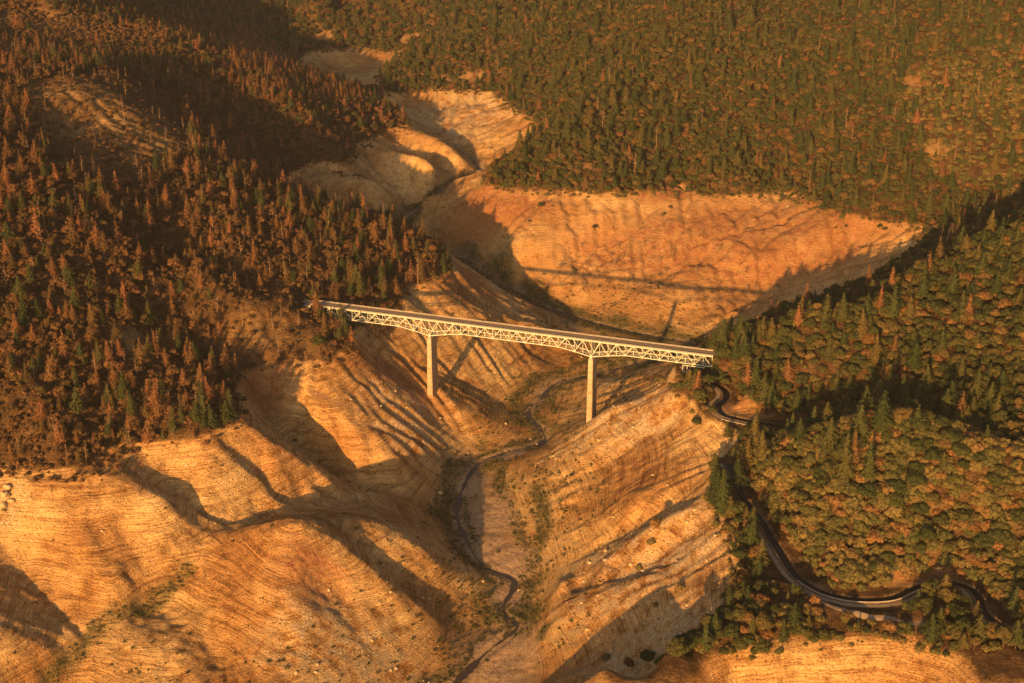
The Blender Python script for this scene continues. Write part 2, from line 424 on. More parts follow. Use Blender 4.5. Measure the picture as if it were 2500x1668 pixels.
def mth(nt, op, a, b=None, clamp=False):
    m = nt.nodes.new('ShaderNodeMath'); m.operation = op; m.use_clamp = clamp
    for s, x in ((m.inputs[0], a), (m.inputs[1], b)):
        if x is None: continue
        if isinstance(x, (int, float)): s.default_value = x
        else: nt.links.new(x, s)
    return m.outputs[0]
def nz(nt, vec, scale, detail=4, rough=.55):
    n = nt.nodes.new('ShaderNodeTexNoise'); n.inputs['Scale'].default_value = scale
    n.inputs['Detail'].default_value = detail; n.inputs['Roughness'].default_value = rough
    nt.links.new(vec, n.inputs['Vector']); return n.outputs[0]

def ground_material():
    m, nt, b = mat_new('reservoir_ground')
    geo = N(nt, 'ShaderNodeNewGeometry'); pos = geo.outputs['Position']
    sep = N(nt, 'ShaderNodeSeparateXYZ'); nt.links.new(pos, sep.inputs[0])
    at = N(nt, 'ShaderNodeAttribute', attribute_name='cover')      # r wooded, g green floor, b red soil
    sa = N(nt, 'ShaderNodeSeparateColor'); nt.links.new(at.outputs['Color'], sa.inputs[0])
    at2 = N(nt, 'ShaderNodeAttribute', attribute_name='wear')      # r track, g pale rock, b sand
    sb = N(nt, 'ShaderNodeSeparateColor'); nt.links.new(at2.outputs['Color'], sb.inputs[0])
    # strandlines: noise squeezed flat so that it follows the contours
    lv = N(nt, 'ShaderNodeAttribute', attribute_name='level')
    lvp = N(nt, 'ShaderNodeCombineXYZ'); nt.links.new(sep.outputs[0], lvp.inputs[0]); nt.links.new(sep.outputs[1], lvp.inputs[1]); nt.links.new(lv.outputs['Fac'], lvp.inputs[2])
    mp = N(nt, 'ShaderNodeMapping'); mp.inputs['Scale'].default_value = (.007, .007, .42)
    nt.links.new(lvp.outputs[0], mp.inputs[0])
    wob = nz(nt, pos, .06, 3)
    dist = N(nt, 'ShaderNodeVectorMath', operation='MULTIPLY_ADD')
    cmb = N(nt, 'ShaderNodeCombineXYZ'); nt.links.new(wob, cmb.inputs[2])
    nt.links.new(cmb.outputs[0], dist.inputs[0]); dist.inputs[1].default_value = (0, 0, .5)
    nt.links.new(mp.outputs[0], dist.inputs[2])
    rings = nz(nt, dist.outputs[0], 1.0, 2, .5)
    mp2 = N(nt, 'ShaderNodeMapping'); mp2.inputs['Scale'].default_value = (.035, .035, 1.7)
    nt.links.new(lvp.outputs[0], mp2.inputs[0])
    rings2 = nz(nt, mp2.outputs[0], 1.0, 2, .6)
    n1 = nz(nt, pos, .018, 5, .6); n2 = nz(nt, pos, .11, 5, .65); n3 = nz(nt, pos, .9, 4, .7); n4 = nz(nt, pos, .35, 4, .7)
    soil = ramp(nt, [(.30, (.34,.165,.060)), (.43, (.46,.25,.095)), (.56, (.58,.355,.145)), (.72, (.68,.46,.21))], n1).outputs[0]
    fary = ramp(nt, [(.0,(1,)*3),(1,(.35,)*3)], mth(nt, 'DIVIDE', mth(nt, 'SUBTRACT', sep.outputs[1], 1020), 180)).outputs[0]
    soil = mixc(nt, mth(nt, 'MULTIPLY', fary, .5), soil, ramp(nt, [(.30, (.42,.31,.22)), (.5, (.92,.92,.92)), (.7, (1.15,1.15,1.15))], rings).outputs[0], 'MULTIPLY')
    soil = mixc(nt, mth(nt, 'MULTIPLY', fary, .58), soil, ramp(nt, [(.38, (.42,.32,.24)), (.46, (.95,.95,.95)), (.7, (1.1,1.1,1.1))], rings2).outputs[0], 'MULTIPLY')
    soil = mixc(nt, .8, soil, ramp(nt, [(.33, (.50,.43,.36)), (.48, (1,1,1)), (.68, (1.18,1.18,1.18))], n2).outputs[0], 'MULTIPLY')
    soil = mixc(nt, .8, soil, ramp(nt, [(.37, (.26,.20,.15)), (.44, (.95,.95,.95)), (.64, (1.3,1.3,1.3))], n3).outputs[0], 'MULTIPLY')
    red = ramp(nt, [(.35, (.26,.095,.042)), (.55, (.37,.165,.07)), (.7, (.46,.27,.12))], n4).outputs[0]
    redf = mth(nt, 'MULTIPLY', sa.outputs[2], ramp(nt, [(.36,(.25,)*3),(.58,(1,)*3)], n2).outputs[0])
    soil = mixc(nt, redf, soil, red)
    rock = ramp(nt, [(.35, (.22,.14,.08)), (.5, (.52,.38,.22)), (.62, (.72,.58,.36))], n3).outputs[0]
    rockf = mth(nt, 'MULTIPLY', sb.outputs[1], ramp(nt, [(.42,(0,)*3),(.58,(.85,)*3)], n2).outputs[0])
    soil = mixc(nt, rockf, soil, rock)
    # wiry weeds and grass low in the drawdown zone
    gr = ramp(nt, [(.4, (.035,.05,.018)), (.6, (.10,.09,.035))], n3).outputs[0]
    lowz = ramp(nt, [(0,(1,)*3),(1,(0,)*3)], mth(nt, 'DIVIDE', mth(nt, 'ADD', sep.outputs[2], 76), 34)).outputs[0]
    tuft = ramp(nt, [(.50,(0,)*3),(.58,(1,)*3)], mth(nt, 'ADD', mth(nt, 'MULTIPLY', n3, .5), mth(nt, 'MULTIPLY', n2, .5))).outputs[0]
    grf = mth(nt, 'MULTIPLY', mth(nt, 'MULTIPLY', tuft, lowz), .75)
    soil = mixc(nt, grf, soil, gr)
    soil = mixc(nt, mth(nt, 'MULTIPLY', sa.outputs[1], ramp(nt, [(.35,(.35,)*3),(.55,(1,)*3)], n2).outputs[0]), soil, gr)
    sand = ramp(nt, [(.38, (.30,.19,.11)), (.6, (.48,.33,.20))], n4).outputs[0]
    soil = mixc(nt, sb.outputs[2], soil, sand)
    soil = mixc(nt, mth(nt, 'MULTIPLY', sb.outputs[0], .8), soil, (.26,.155,.085))
    # forest floor with dry grass openings
    duff = ramp(nt, [(.38, (.045,.028,.014)), (.52, (.11,.062,.028)), (.64, (.24,.135,.06)), (.76, (.38,.23,.105))], mth(nt, 'ADD', mth(nt,'MULTIPLY', n2, .55), mth(nt,'MULTIPLY', n3, .45))).outputs[0]
    col = mixc(nt, sa.outputs[0], soil, duff)
    nt.links.new(col, b.inputs['Base Color'])
    h = mth(nt, 'ADD', mth(nt, 'MULTIPLY', n3, 1.5), mth(nt, 'MULTIPLY', n2, 3.2))
    h = mth(nt, 'ADD', h, mth(nt, 'MULTIPLY', rings2, 1.2)); h = mth(nt, 'ADD', h, mth(nt, 'MULTIPLY', rings, 1.0))
    bp = N(nt, 'ShaderNodeBump'); bp.inputs['Strength'].default_value = .8; bp.inputs['Distance'].default_value = .85
    nt.links.new(h, bp.inputs['Height']); nt.links.new(bp.outputs[0], b.inputs['Normal'])
    b.inputs['Roughness'].default_value = 1.0; b.inputs['Specular IOR Level'].default_value = 0.02
    return m

def mesh_grid(name, X, Y, Zz, mat, attrs=None):
    h, w = X.shape
    co = np.stack([X, Y, Zz], -1).reshape(-1, 3).astype(np.float32)
    i = np.arange(h * w).reshape(h, w)
    q = np.stack([i[:-1,:-1], i[:-1,1:], i[1:,1:], i[1:,:-1]], -1).reshape(-1, 4)
    me = bpy.data.meshes.new(name)
    me.vertices.add(len(co)); me.vertices.foreach_set('co', co.ravel())
    me.loops.add(q.size); me.loops.foreach_set('vertex_index', q.ravel().astype(np.int32))
    me.polygons.add(len(q)); me.polygons.foreach_set('loop_start', np.arange(0, q.size, 4, dtype=np.int32))
    me.polygons.foreach_set('use_smooth', np.ones(len(q), bool))
    me.update(calc_edges=True)
    for nm, arr in (attrs or {}).items():
        a = me.color_attributes.new(nm, 'FLOAT_COLOR', 'POINT')
        a.data.foreach_set('color', arr.reshape(-1, 4).astype(np.float32).ravel())
    me.materials.append(mat)
    o = bpy.data.objects.new(name, me); scene.collection.objects.link(o)
    return o
def mask_near(lines, X, Y, reach):
    m = np.zeros(X.shape)
    for L in lines:
        p = smooth_path([survey(*q) for q in L], 5.0)
        D, _ = path_dist(p, X, Y, reach * 2)
        m = np.maximum(m, np.clip(1.5 - D / reach, 0, 1))
    return m
creek_line = VALLEY[0]
def blobs(lst, X, Y):
    m = np.zeros(X.shape)
    for (u, v, z, rx, ry) in lst:
        x, y, _ = survey(u, v, z)
        m = np.maximum(m, np.clip(1.6 - np.hypot((X - x) / rx, (Y - y) / ry), 0, 1))
    return m
# rows get farther apart with distance
ys = [180.0]
while ys[-1] < 3150: ys.append(ys[-1] + (4.0 if ys[-1] < 590 else max(1.25, 1.25 * (ys[-1] / 800) ** 1.5)))
ys = np.array(ys)
us = np.linspace(-1, 1, 760)
UU, YY = np.meshgrid(us, ys)
HW = np.maximum(420, 120 + .40 * YY)
HW = np.minimum(HW, 890)
XX = UU * HW
ZZ = ground(XX, YY)
CLEARINGS = [(790,100,6,18,24),(1000,92,14,34,12),(1060,92,18,14,14),(1000,196,3,26,13),(1160,200,6,30,13),(1440,422,10,22,6),(2050,460,8,8,6),(2230,185,90,12,12),(2280,420,24,10,10),(1800,990,5,13,8),(1850,1005,5,9,6),(2215,1408,5,9,5)]
CUT = [(2230,1405,6,9,7),(2290,1392,7,10,8),(1790,985,5,12,6)]
def cover_maps(X, Y, Zq):
    wob = vnoise(X, Y, 9, 21) * 1.3 + vnoise(X, Y, 25, 22) * 1.2
    wood = np.clip((Zq + wob * .8) / 1.6 + .3, 0, 1)
    floor = np.clip((-66 - Zq) / 5, 0, 1) * 0
    p = smooth_path([survey(*q) for q in creek_line], 5.0)
    D, _ = path_dist(p, X, Y, 60)
    green = np.clip(1.6 - D / (11 + 7 * vnoise(X, Y, 18, 23)), 0, 1) * (Zq < -30)
    green = np.maximum(green, mask_near([[(455,1385,-40),(400,1425,-43),(330,1480,-47),(250,1525,-51),(200,1585,-56),(120,1668,-63)], [(1100,1190,-74),(1110,1330,-75)], [(1310,1200,-70),(1330,1300,-72),(1300,1360,-73),(1290,1450,-76)], [(1450,860,-69),(1580,850,-69)]], X, Y, 5) * .8)
    redm = blobs([(1180,470,-5,30,14),(1250,500,-8,50,20),(1560,600,-30,75,35),(1800,600,-25,110,60),(1620,480,-6,30,18),(1750,560,-18,90,40),(1950,620,-28,80,30),(1700,640,-38,60,20),(1950,520,-9,60,20),(760,1460,-50,18,18),(640,960,-18,20,20),(1000,960,-40,25,20),(1170,700,-25,20,15)], X, Y)
    wob2 = vnoise(X, Y, 7, 77) * .35
    clear = blobs([(x, y, z, rx, ry) for x, y, z, rx, ry in CLEARINGS], X, Y) * (Zq > 1)
    wood = wood * (1 - .55 * np.clip(clear + wob2 * (clear > 0), 0, 1))
    open_ = blobs([(230,300,100,75,60),(340,840,30,20,16),(640,790,22,34,24),(150,60,125,70,70),(420,100,95,60,40)], X, Y); wood = wood * (1 - .42 * np.clip(open_, 0, 1) * np.clip(.9 + .8*vnoise(X, Y, 14, 78), .3, 1))
    cut_ = np.clip(blobs(CUT, X, Y) + wob2, 0, 1) * (blobs(CUT, X, Y) > 0); wood = wood * (1 - .9 * cut_); redm = np.maximum(redm, cut_)
    sand = blobs([(1150,1180,-74,12,20),(1200,1260,-75,15,30),(1240,1370,-75.5,14,22),(1230,1600,-79,22,24),(1210,1660,-79.5,20,16),(1200,1340,-76,12,20),(1240,1450,-77,10,14),(1300,950,-73,14,14),(1260,1110,-74,16,8)], X, Y) * np.clip((-71.5 - Zq) / 1.5, 0, 1)
    sand = np.maximum(sand, np.clip(1.3 - D / (6 + 3*vnoise(X, Y, 11, 24)), 0, 1) * (Zq < -30) * .8)
    rock = blobs([(1500,1020,-33,45,22),(1600,1300,-28,50,14),(1500,1350,-45,40,12),(1600,1400,-30,50,25),(1650,1250,-16,25,10),(1600,1030,-20,30,14),(1600,1540,-24,40,25),(1000,1040,-45,30,30),(0,1210,-6,12,12),(860,1600,-60,40,30),(1130,300,-22,60,60)], X, Y)
    tr = np.zeros(X.shape)
    for q, w in road_paths.values():
        d, _ = path_dist(q, X, Y, 14); tr = np.maximum(tr, np.clip(1.6 - d / w, 0, 1))
    for q in canal_paths:
        d, _ = path_dist(q, X, Y, 14); tr = np.maximum(tr, np.clip(1.6 - d / 6.5, 0, 1))
    one = np.ones(X.shape)
    green = np.maximum(green, .85 * mask_near([[(1100,1150,-75),(1085,1220,-75),(1095,1300,-76),(1150,1380,-76)], [(1235,1110,-74),(1215,1180,-74),(1250,1270,-75),(1300,1390,-75),(1275,1480,-77)], [(1250,990,-73),(1300,940,-72),(1380,905,-71),(1480,880,-70)], [(1340,1060,-73),(1300,1020,-73)], [(1210,1560,-79),(1290,1590,-78),(1330,1560,-75)]], X, Y, 4.5))
    return {'cover': np.stack([wood, green, redm, one], -1), 'wear': np.stack([tr, rock, sand, one], -1)}
terrain = mesh_grid('terrain', XX, YY, ZZ, ground_material(), cover_maps(XX, YY, ZZ))
lev = sample(ZC0, CX[0], CY[0], 7.5, XX, YY)
mid_lev = np.where((XX > EX0) & (XX < EX[-1]-3) & (YY > EY0) & (YY < EY[-1]-3), bilin(blur(DELTA, 14), EX0, EY0, EH, XX, YY), 0)
la = terrain.data.attributes.new('level', 'FLOAT', 'POINT'); la.data.foreach_set('value', (lev + mid_lev).astype(np.float32).ravel())
terrain['kind'] = 'structure'
# ------------------------------------------------------------------ object helpers
col = scene.collection
def link(o): col.objects.link(o); return o
def tag(o, label=None, cat=None, group=None, kind=None):
    for k, v in (('label', label), ('category', cat), ('group', group), ('kind', kind)):
        if v: o[k] = v
    return o
def empty(name, loc=(0, 0, 0), rz=0):
    o = bpy.data.objects.new(name, None); o.location = loc; o.rotation_euler = (0, 0, rz); o.empty_display_size = 2
    return link(o)
def np_mesh(name, V, Fq, mats, midx=None, smooth=False):
    """quads/triangles: Fq is a list of arrays, each (n, 3) or (n, 4)"""
    me = bpy.data.meshes.new(name)
    V = np.asarray(V, np.float32)
    me.vertices.add(len(V)); me.vertices.foreach_set('co', V.ravel())
    loops = np.concatenate([f.ravel() for f in Fq]).astype(np.int32)
    sizes = np.concatenate([np.full(len(f), f.shape[1]) for f in Fq])
    me.loops.add(len(loops)); me.loops.foreach_set('vertex_index', loops)
    st = np.r_[0, np.cumsum(sizes)[:-1]].astype(np.int32)
    me.polygons.add(len(st)); me.polygons.foreach_set('loop_start', st)
    if smooth is not False: me.polygons.foreach_set('use_smooth', np.full(len(st), bool(smooth)) if not hasattr(smooth, '__len__') else smooth)
    if midx is not None: me.polygons.foreach_set('material_index', np.asarray(midx, np.int32))
    for m in mats: me.materials.append(m)
    me.update(calc_edges=True); me.validate()
    return me
class MB:
    """collects bars and prisms into one mesh"""
    def __init__(s): s.v = []; s.f = []
    def prism(s, ring0, ring1):
        n = len(ring0); b = len(s.v); s.v += [tuple(p) for p in ring0] + [tuple(p) for p in ring1]
        s.f.append([b + i for i in range(n)][::-1]); s.f.append([b + n + i for i in range(n)])
        for i in range(n): s.f.append([b + i, b + (i+1) % n, b + n + (i+1) % n, b + n + i])
    def box(s, lo, hi):
        (a, b, c), (d, e, f) = lo, hi
        s.prism([(a,b,c),(d,b,c),(d,e,c),(a,e,c)], [(a,b,f),(d,b,f),(d,e,f),(a,e,f)])
    def bar(s, p, q, w, h=None, up=(0, 0, 1)):
        h = h or w; p, q = Vector(p), Vector(q); d = (q - p).normalized(); u = Vector(up)
        if abs(d.dot(u)) > .98: u = Vector((0, 1, 0))
        x = d.cross(u).normalized(); y = x.cross(d).normalized()
        r = [(-1,-1),(1,-1),(1,1),(-1,1)]
        s.prism([p + x*(a*w/2) + y*(b*h/2) for a, b in r], [q + x*(a*w/2) + y*(b*h/2) for a, b in r])
    def tube(s, pts, rad, n=6):
        rings = []
        for i, p in enumerate(pts):
            p = Vector(p); d = (Vector(pts[min(i+1, len(pts)-1)]) - Vector(pts[max(i-1, 0)])).normalized()
            x = d.orthogonal().normalized(); y = d.cross(x); r = rad[i]
            rings.append([p + x*(math.cos(t)*r) + y*(math.sin(t)*r) for t in [2*math.pi*k/n for k in range(n)]])
        b = len(s.v)
        for r in rings: s.v += [tuple(p) for p in r]
        for i in range(len(rings)-1):
            for k in range(n): s.f.append([b+i*n+k, b+i*n+(k+1)%n, b+(i+1)*n+(k+1)%n, b+(i+1)*n+k])
        s.f.append([b+(len(rings)-1)*n+k for k in range(n)])
    def build(s, name, mat, parent=None, bevel=0):
        me = bpy.data.meshes.new(name); me.from_pydata(s.v, [], s.f); me.validate(); me.update()
        bm = bmesh.new(); bm.from_mesh(me); bmesh.ops.recalc_face_normals(bm, faces=bm.faces); bm.to_mesh(me); bm.free()
        me.materials.append(mat)
        o = link(bpy.data.objects.new(name, me)); o.parent = parent
        if bevel:
            m = o.modifiers.new('bevel', 'BEVEL'); m.width = bevel; m.segments = 2
        return o

def simple(name, c, rough=.8, var=.15, scale=.5, bump=0.0, spec=.2):
    m, nt, b = mat_new(name)
    tc = N(nt, 'ShaderNodeNewGeometry').outputs['Position']
    n = nz(nt, tc, scale, 5, .65)
    lo = tuple(x * (1 - var * 1.6) for x in c); hi = tuple(min(1, x * (1 + var)) for x in c)
    nt.links.new(ramp(nt, [(.3, lo), (.5, c), (.7, hi)], n).outputs[0], b.inputs['Base Color'])
    b.inputs['Roughness'].default_value = rough; b.inputs['Specular IOR Level'].default_value = spec
    if bump:
        bp = N(nt, 'ShaderNodeBump'); bp.inputs['Strength'].default_value = 1; bp.inputs['Distance'].default_value = bump
        nt.links.new(n, bp.inputs['Height']); nt.links.new(bp.outputs[0], b.inputs['Normal'])
    return m
def stained_concrete():
    m, nt, b = mat_new('pier_concrete')
    pos = N(nt, 'ShaderNodeNewGeometry').outputs['Position']
    mp = N(nt, 'ShaderNodeMapping'); mp.inputs['Scale'].default_value = (.9, .9, .05); nt.links.new(pos, mp.inputs[0])
    mq = N(nt, 'ShaderNodeMapping'); mq.inputs['Scale'].default_value = (.02, .02, .5); nt.links.new(pos, mq.inputs[0])
    a = nz(nt, mp.outputs[0], 1, 4, .6); c = nz(nt, mq.outputs[0], 1, 3, .6)
    base = ramp(nt, [(.3, (.38,.28,.18)), (.5, (.50,.385,.25)), (.7, (.58,.46,.32))], c).outputs[0]
    sz = N(nt, 'ShaderNodeSeparateXYZ'); nt.links.new(pos, sz.inputs[0])
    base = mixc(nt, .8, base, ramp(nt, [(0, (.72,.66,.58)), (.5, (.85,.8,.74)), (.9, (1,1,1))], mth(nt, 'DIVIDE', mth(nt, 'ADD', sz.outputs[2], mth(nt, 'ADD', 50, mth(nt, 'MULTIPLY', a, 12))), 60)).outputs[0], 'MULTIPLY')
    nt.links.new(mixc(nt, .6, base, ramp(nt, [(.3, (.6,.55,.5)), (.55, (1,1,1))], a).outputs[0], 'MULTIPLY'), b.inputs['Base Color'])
    return m
M_steel = simple('bridge_paint', (.57,.565,.45), .5, .06, .3, spec=.4)
M_deck = simple('deck_asphalt', (.27,.20,.14), .9, .2, .8)
M_pier = stained_concrete()
M_curb = simple('curb_concrete', (.46,.38,.28), .8, .15, .6)
M_lining = simple('canal_concrete', (.50,.42,.30), .85, .2, .25)
M_road = simple('dirt_road', (.36,.25,.155), 1, .25, .35)
M_earth = simple('canal_bank', (.20,.135,.08), 1, .25, .5)
M_wood = simple('grey_timber', (.30,.23,.16), .9, .2, 1)
M_rail = simple('rail_metal', (.45,.42,.36), .5, .1, 1)

# ------------------------------------------------------------------ water in the creek and the canal
def water_mat(name, c, rough):
    m, nt, b = mat_new(name)
    b.inputs['Base Color'].default_value = (*c, 1); b.inputs['Roughness'].default_value = rough
    b.inputs['Specular IOR Level'].default_value = .2
    pos = N(nt, 'ShaderNodeNewGeometry').outputs['Position']
    bp = N(nt, 'ShaderNodeBump'); bp.inputs['Strength'].default_value = .25; bp.inputs['Distance'].default_value = .1
    nt.links.new(nz(nt, pos, 1.2, 3), bp.inputs['Height']); nt.links.new(bp.outputs[0], b.inputs['Normal'])
    return m
def ribbon(name, path, mat, offs, parent=None, wide=None):
    """surface swept along a path; offs = [(sideways, height), ...]"""
    T = np.gradient(path[:, :2], axis=0); T /= np.linalg.norm(T, axis=1)[:, None] + 1e-9
    R = np.c_[T[:, 1], -T[:, 0]]
    if wide is not None: R = R * wide[:, None]
    rows = [np.c_[path[:, :2] + R * s, path[:, 2] + h] for s, h in offs]
    X = np.stack([r[:, 0] for r in rows]); Y = np.stack([r[:, 1] for r in rows]); Zr = np.stack([r[:, 2] for r in rows])
    n = len(path); k = len(offs)
    V = np.stack([X, Y, Zr], -1).reshape(-1, 3); i = np.arange(k * n).reshape(k, n)
    q = np.stack([i[:-1, :-1], i[1:, :-1], i[1:, 1:], i[:-1, 1:]], -1).reshape(-1, 4)
    o = link(bpy.data.objects.new(name, np_mesh(name, V, [q], [mat]))); o.parent = parent
    return o
M_creek = water_mat('creek_water', (.055,.040,.026), .35)
M_canal = water_mat('canal_water', (.008,.008,.006), .45)
creek = ribbon('creek_water', creek_path, M_creek, [(-1, -.5), (-.5, -.5), (.5, -.5), (1, -.5)], None, np.clip(1.15 + 1.5 * vnoise(creek_path[:, 0], creek_path[:, 1], 17, 33) + .9 * vnoise(creek_path[:, 0], creek_path[:, 1], 5, 34), .35, 3.3))
creek['kind'] = 'structure'
can_lab = ['concrete aqueduct of dark water curving below the bridge end', 'concrete aqueduct of dark water winding round the oak covered dome']
for p, lab in zip(canal_paths, can_lab):
    root = tag(empty('aqueduct', tuple(p[len(p)//2])), lab, 'canal')
    q = p - np.array(root.location)
    ribbon('water_surface', q, M_canal, [(-1.95, -.5), (1.95, -.5)], root)
    ribbon('lining', q, M_earth, [(-3.6, -.3), (-1.9, -1.5)], root)
    ribbon('lining', q, M_earth, [(1.9, -1.5), (2.3, .1), (3.0, .12), (3.6, -1.2)], root)
    if len(p) > 100:
        k0, k1 = int(len(p) * .36), int(len(p) * .60)
        ribbon('retaining_wall', q[k0:k1], M_lining, [(1.92, -1.0), (2.1, .42), (2.5, .46), (2.9, -2.3)], root)
def drape(path, off, w, lift=.12):
    T = np.gradient(path[:, :2], axis=0); T /= np.linalg.norm(T, axis=1)[:, None] + 1e-9
    R = np.c_[T[:, 1], -T[:, 0]]; c = path[:, :2] + R * off
    rows = []
    for s in np.linspace(-w, w, 5):
        e = c + R * s; rows.append(np.c_[e, ground(e[:, 0], e[:, 1]) + lift])
    V = np.stack(rows).reshape(-1, 3); n = len(path); i = np.arange(5 * n).reshape(5, n)
    q = np.stack([i[:-1, :-1], i[1:, :-1], i[1:, 1:], i[:-1, 1:]], -1).reshape(-1, 4)
    return V, q
for p in canal_paths:
    V, q = drape(p, 5.3, 1.35)
    o = link(bpy.data.objects.new('canal_road', np_mesh('canal_road', V, [q], [M_road]))); o['kind'] = 'structure'
V, q = drape(road_paths['lower road'][0], 0, 2.0, .15)
o = link(bpy.data.objects.new('dirt_road', np_mesh('dirt_road', V, [q], [M_road]))); o['kind'] = 'structure'
# approach roads at both ends of the bridge
# ------------------------------------------------------------------ the bridge
BA = math.radians(-18.616); PAN = 12.2
bridge = tag(empty('truss_bridge', (-60.1, 946.1, 0), BA), 'white steel deck truss bridge on two tall concrete piers across the drained reservoir', 'bridge')
TOP, W = 16.0, 8.4
def depth(k):
    d = 7.4
    for c in (0, 10):
        a = abs(k - c)
        if a < 2: d = max(d, {0: 11.8}.get(a, 11.8 - a * 2.5 if a <= 1 else 9.3 - (a - 1) * 1.9))
    return d
for side, n0 in ((0, 0.0), (1, W)):
    tr = MB()
    tr.bar((-7*PAN, n0, TOP), (17*PAN, n0, TOP), .5, .6)
    for k in range(-7, 17):
        d0, d1 = depth(k), depth(k + 1); x0, x1 = k * PAN, (k + 1) * PAN; xm = x0 + PAN / 2
        tr.bar((x0, n0, TOP - d0), (x1, n0, TOP - d1), .5, .55)
        tr.bar((x0, n0, TOP - d0), (xm, n0, TOP), .42); tr.bar((xm, n0, TOP), (x1, n0, TOP - d1), .42)
        tr.bar((xm, n0, TOP), (xm, n0, TOP - (d0 + d1) / 2), .3)
        tr.bar((x0, n0, TOP), (x0, n0, TOP - d0), .3)
        tr.box((x0 - .7, n0 - .32, TOP - d0 - .45), (x0 + .7, n0 + .32, TOP - d0 + .7))      # gusset plates
        tr.box((xm - .55, n0 - .31, TOP - .6), (xm + .55, n0 + .31, TOP + .28))
    tr.bar((17*PAN, n0, TOP), (17*PAN, n0, TOP - 7.4), .4)
    tr.build('truss', M_steel, bridge)
br = MB()
for i in range(-14, 35):
    k = i / 2; x = k * PAN; d = depth(k)
    br.bar((x, 0, TOP), (x, W, TOP), .3, .5)
    br.bar((x, 0, TOP - d), (x, W, TOP - d), .32)
    if i % 2 == 0:
        br.bar((x, 0, TOP - d), (x, W/2, TOP - .3), .22); br.bar((x, W, TOP - d), (x, W/2, TOP - .3), .22)
        if k < 17:
            d1 = depth(k + 1)
            br.bar((x, 0, TOP - d), (x + PAN, W, TOP - d1), .22); br.bar((x, W, TOP - d), (x + PAN, 0, TOP - d1), .22)
br.build('cross_bracing', M_steel, bridge)
X0, X1 = -7.75 * PAN, 17.05 * PAN
st = MB()
for n in (-.3, 2.1, 4.2, 6.3, W + .3): st.bar((X0, n, TOP + .33), (X1, n, TOP + .33), .2, .22)
st.build('stringer', M_steel, bridge)
dk = MB(); dk.box((X0, -.5, TOP + .44), (X1, W + .5, TOP + .58)); dk.build('deck_slab', M_curb, bridge)
rd = MB(); rd.box((X0, -.1, TOP + .58), (X1, W + .1, TOP + .62)); rd.build('roadway', M_deck, bridge)
for n in (-.5, W + .1):
    cb = MB(); cb.box((X0, n, TOP + .58), (X1, n + .4, TOP + .88)); cb.build('curb', M_curb, bridge)
    rl = MB(); nn = n + .2
    for z in (TOP + 1.15, TOP + 1.42): rl.bar((X0, nn, z), (X1, nn, z), .1, .13)
    x = X0 + .2
    while x < X1: rl.bar((x, nn, TOP + .86), (x, nn, TOP + 1.46), .16); x += 3.05
    rl.build('railing', M_rail, bridge)
# centre line stripes
cl = MB()
for n in (W/2 - .16, W/2 + .08): cl.box((X0, n, TOP + .624), (X1, n + .09, TOP + .628))
cl.build('centre_line', simple('yellow_line', (.6,.42,.08), .7, .1), bridge)
def octa(hx, n0, n1, ch): return [(-hx+ch,n0),(hx-ch,n0),(hx,n0+ch),(hx,n1-ch),(hx-ch,n1),(-hx+ch,n1),(-hx,n1-ch),(-hx,n0+ch)]
for k, zb in ((0, -58), (10, -62)):
    x = k * PAN; zt = TOP - 11.8 - 1.4; pr = MB()
    r = lambda hx, n0, n1, z: [(x + a, b, z) for a, b in octa(hx, n0, n1, .45)]
    pr.prism(r(1.85, -1.6, W + 1.9, zt - 24), r(1.75, -1.5, W + 1.8, zt))
    pr.prism(r(2.3, -2.0, W + 2.3, zb), r(1.98, -1.75, W + 2.05, zt - 24))
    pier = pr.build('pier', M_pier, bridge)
    for n in (0, W):
        cp = MB(); cp.box((x - .8, n - .7, zt), (x + .8, n + .7, zt + 1.0)); cp.build('bearing', M_steel, pier)
# bents and abutments at the two ends
for x in (-7 * PAN, 17 * PAN):
    bn = MB(); zt = TOP - 7.5
    for n in (0, W): bn.bar((x, n, zt + .2), (x, n, zt - 14), .5)
    bn.bar((x, 0, zt - .2), (x, W, zt - .2), .5, .7); bn.bar((x, 0, zt - 1), (x, W, zt - 8), .25); bn.bar((x, W, zt - 1), (x, 0, zt - 8), .25)
    bn.build('end_bent', M_steel, bridge)
for x0, x1 in ((X0 - 5, X0 + .1),):
    ab = MB(); ab.box((x0, -1.2, TOP - 3.5), (x1, W + 1.2, TOP + .35)); ab.build('abutment', M_pier, bridge)
g = MB(); zt = TOP - 7.4
g.bar((15.35*PAN, -.6, zt - 1.3), (16.6*PAN, -.6, zt - 1.3), .42, .45)
for kx, dz in ((15.37, 9.0), (15.62, 9.0)): g.bar((kx*PAN, -.6, zt - 1.3), (kx*PAN, -.6, zt - dz), .4)
g.bar((16.58*PAN, -.6, zt - 1.3), (16.58*PAN, -.6, zt - .1), .4); g.bar((15.9*PAN, -.6, zt - 1.3), (15.9*PAN, -.6, zt - .1), .4)
g.build('inspection_gantry', M_steel, bridge)
def b2w(x, n): return (-60.1 + x*math.cos(BA) - n*math.sin(BA), 946.1 + x*math.sin(BA) + n*math.cos(BA))
# approach road strips
for sgn, xs in ((-1, [X0, X0-14, X0-34, X0-60, X0-90]), (1, [X1, X1+14, X1+32, X1+56])):
    pth = []
    for i, x in enumerate(xs):
        wx, wy = b2w(x, W/2 + (i**1.6) * (1.6 if sgn < 0 else 1)); pth.append((wx, wy, TOP + .6 + i * .8))
    ps = smooth_path(pth, 3)
    o = ribbon('road', ps, M_deck, [(-3.6, 0), (3.6, 0)]); o['kind'] = 'structure'
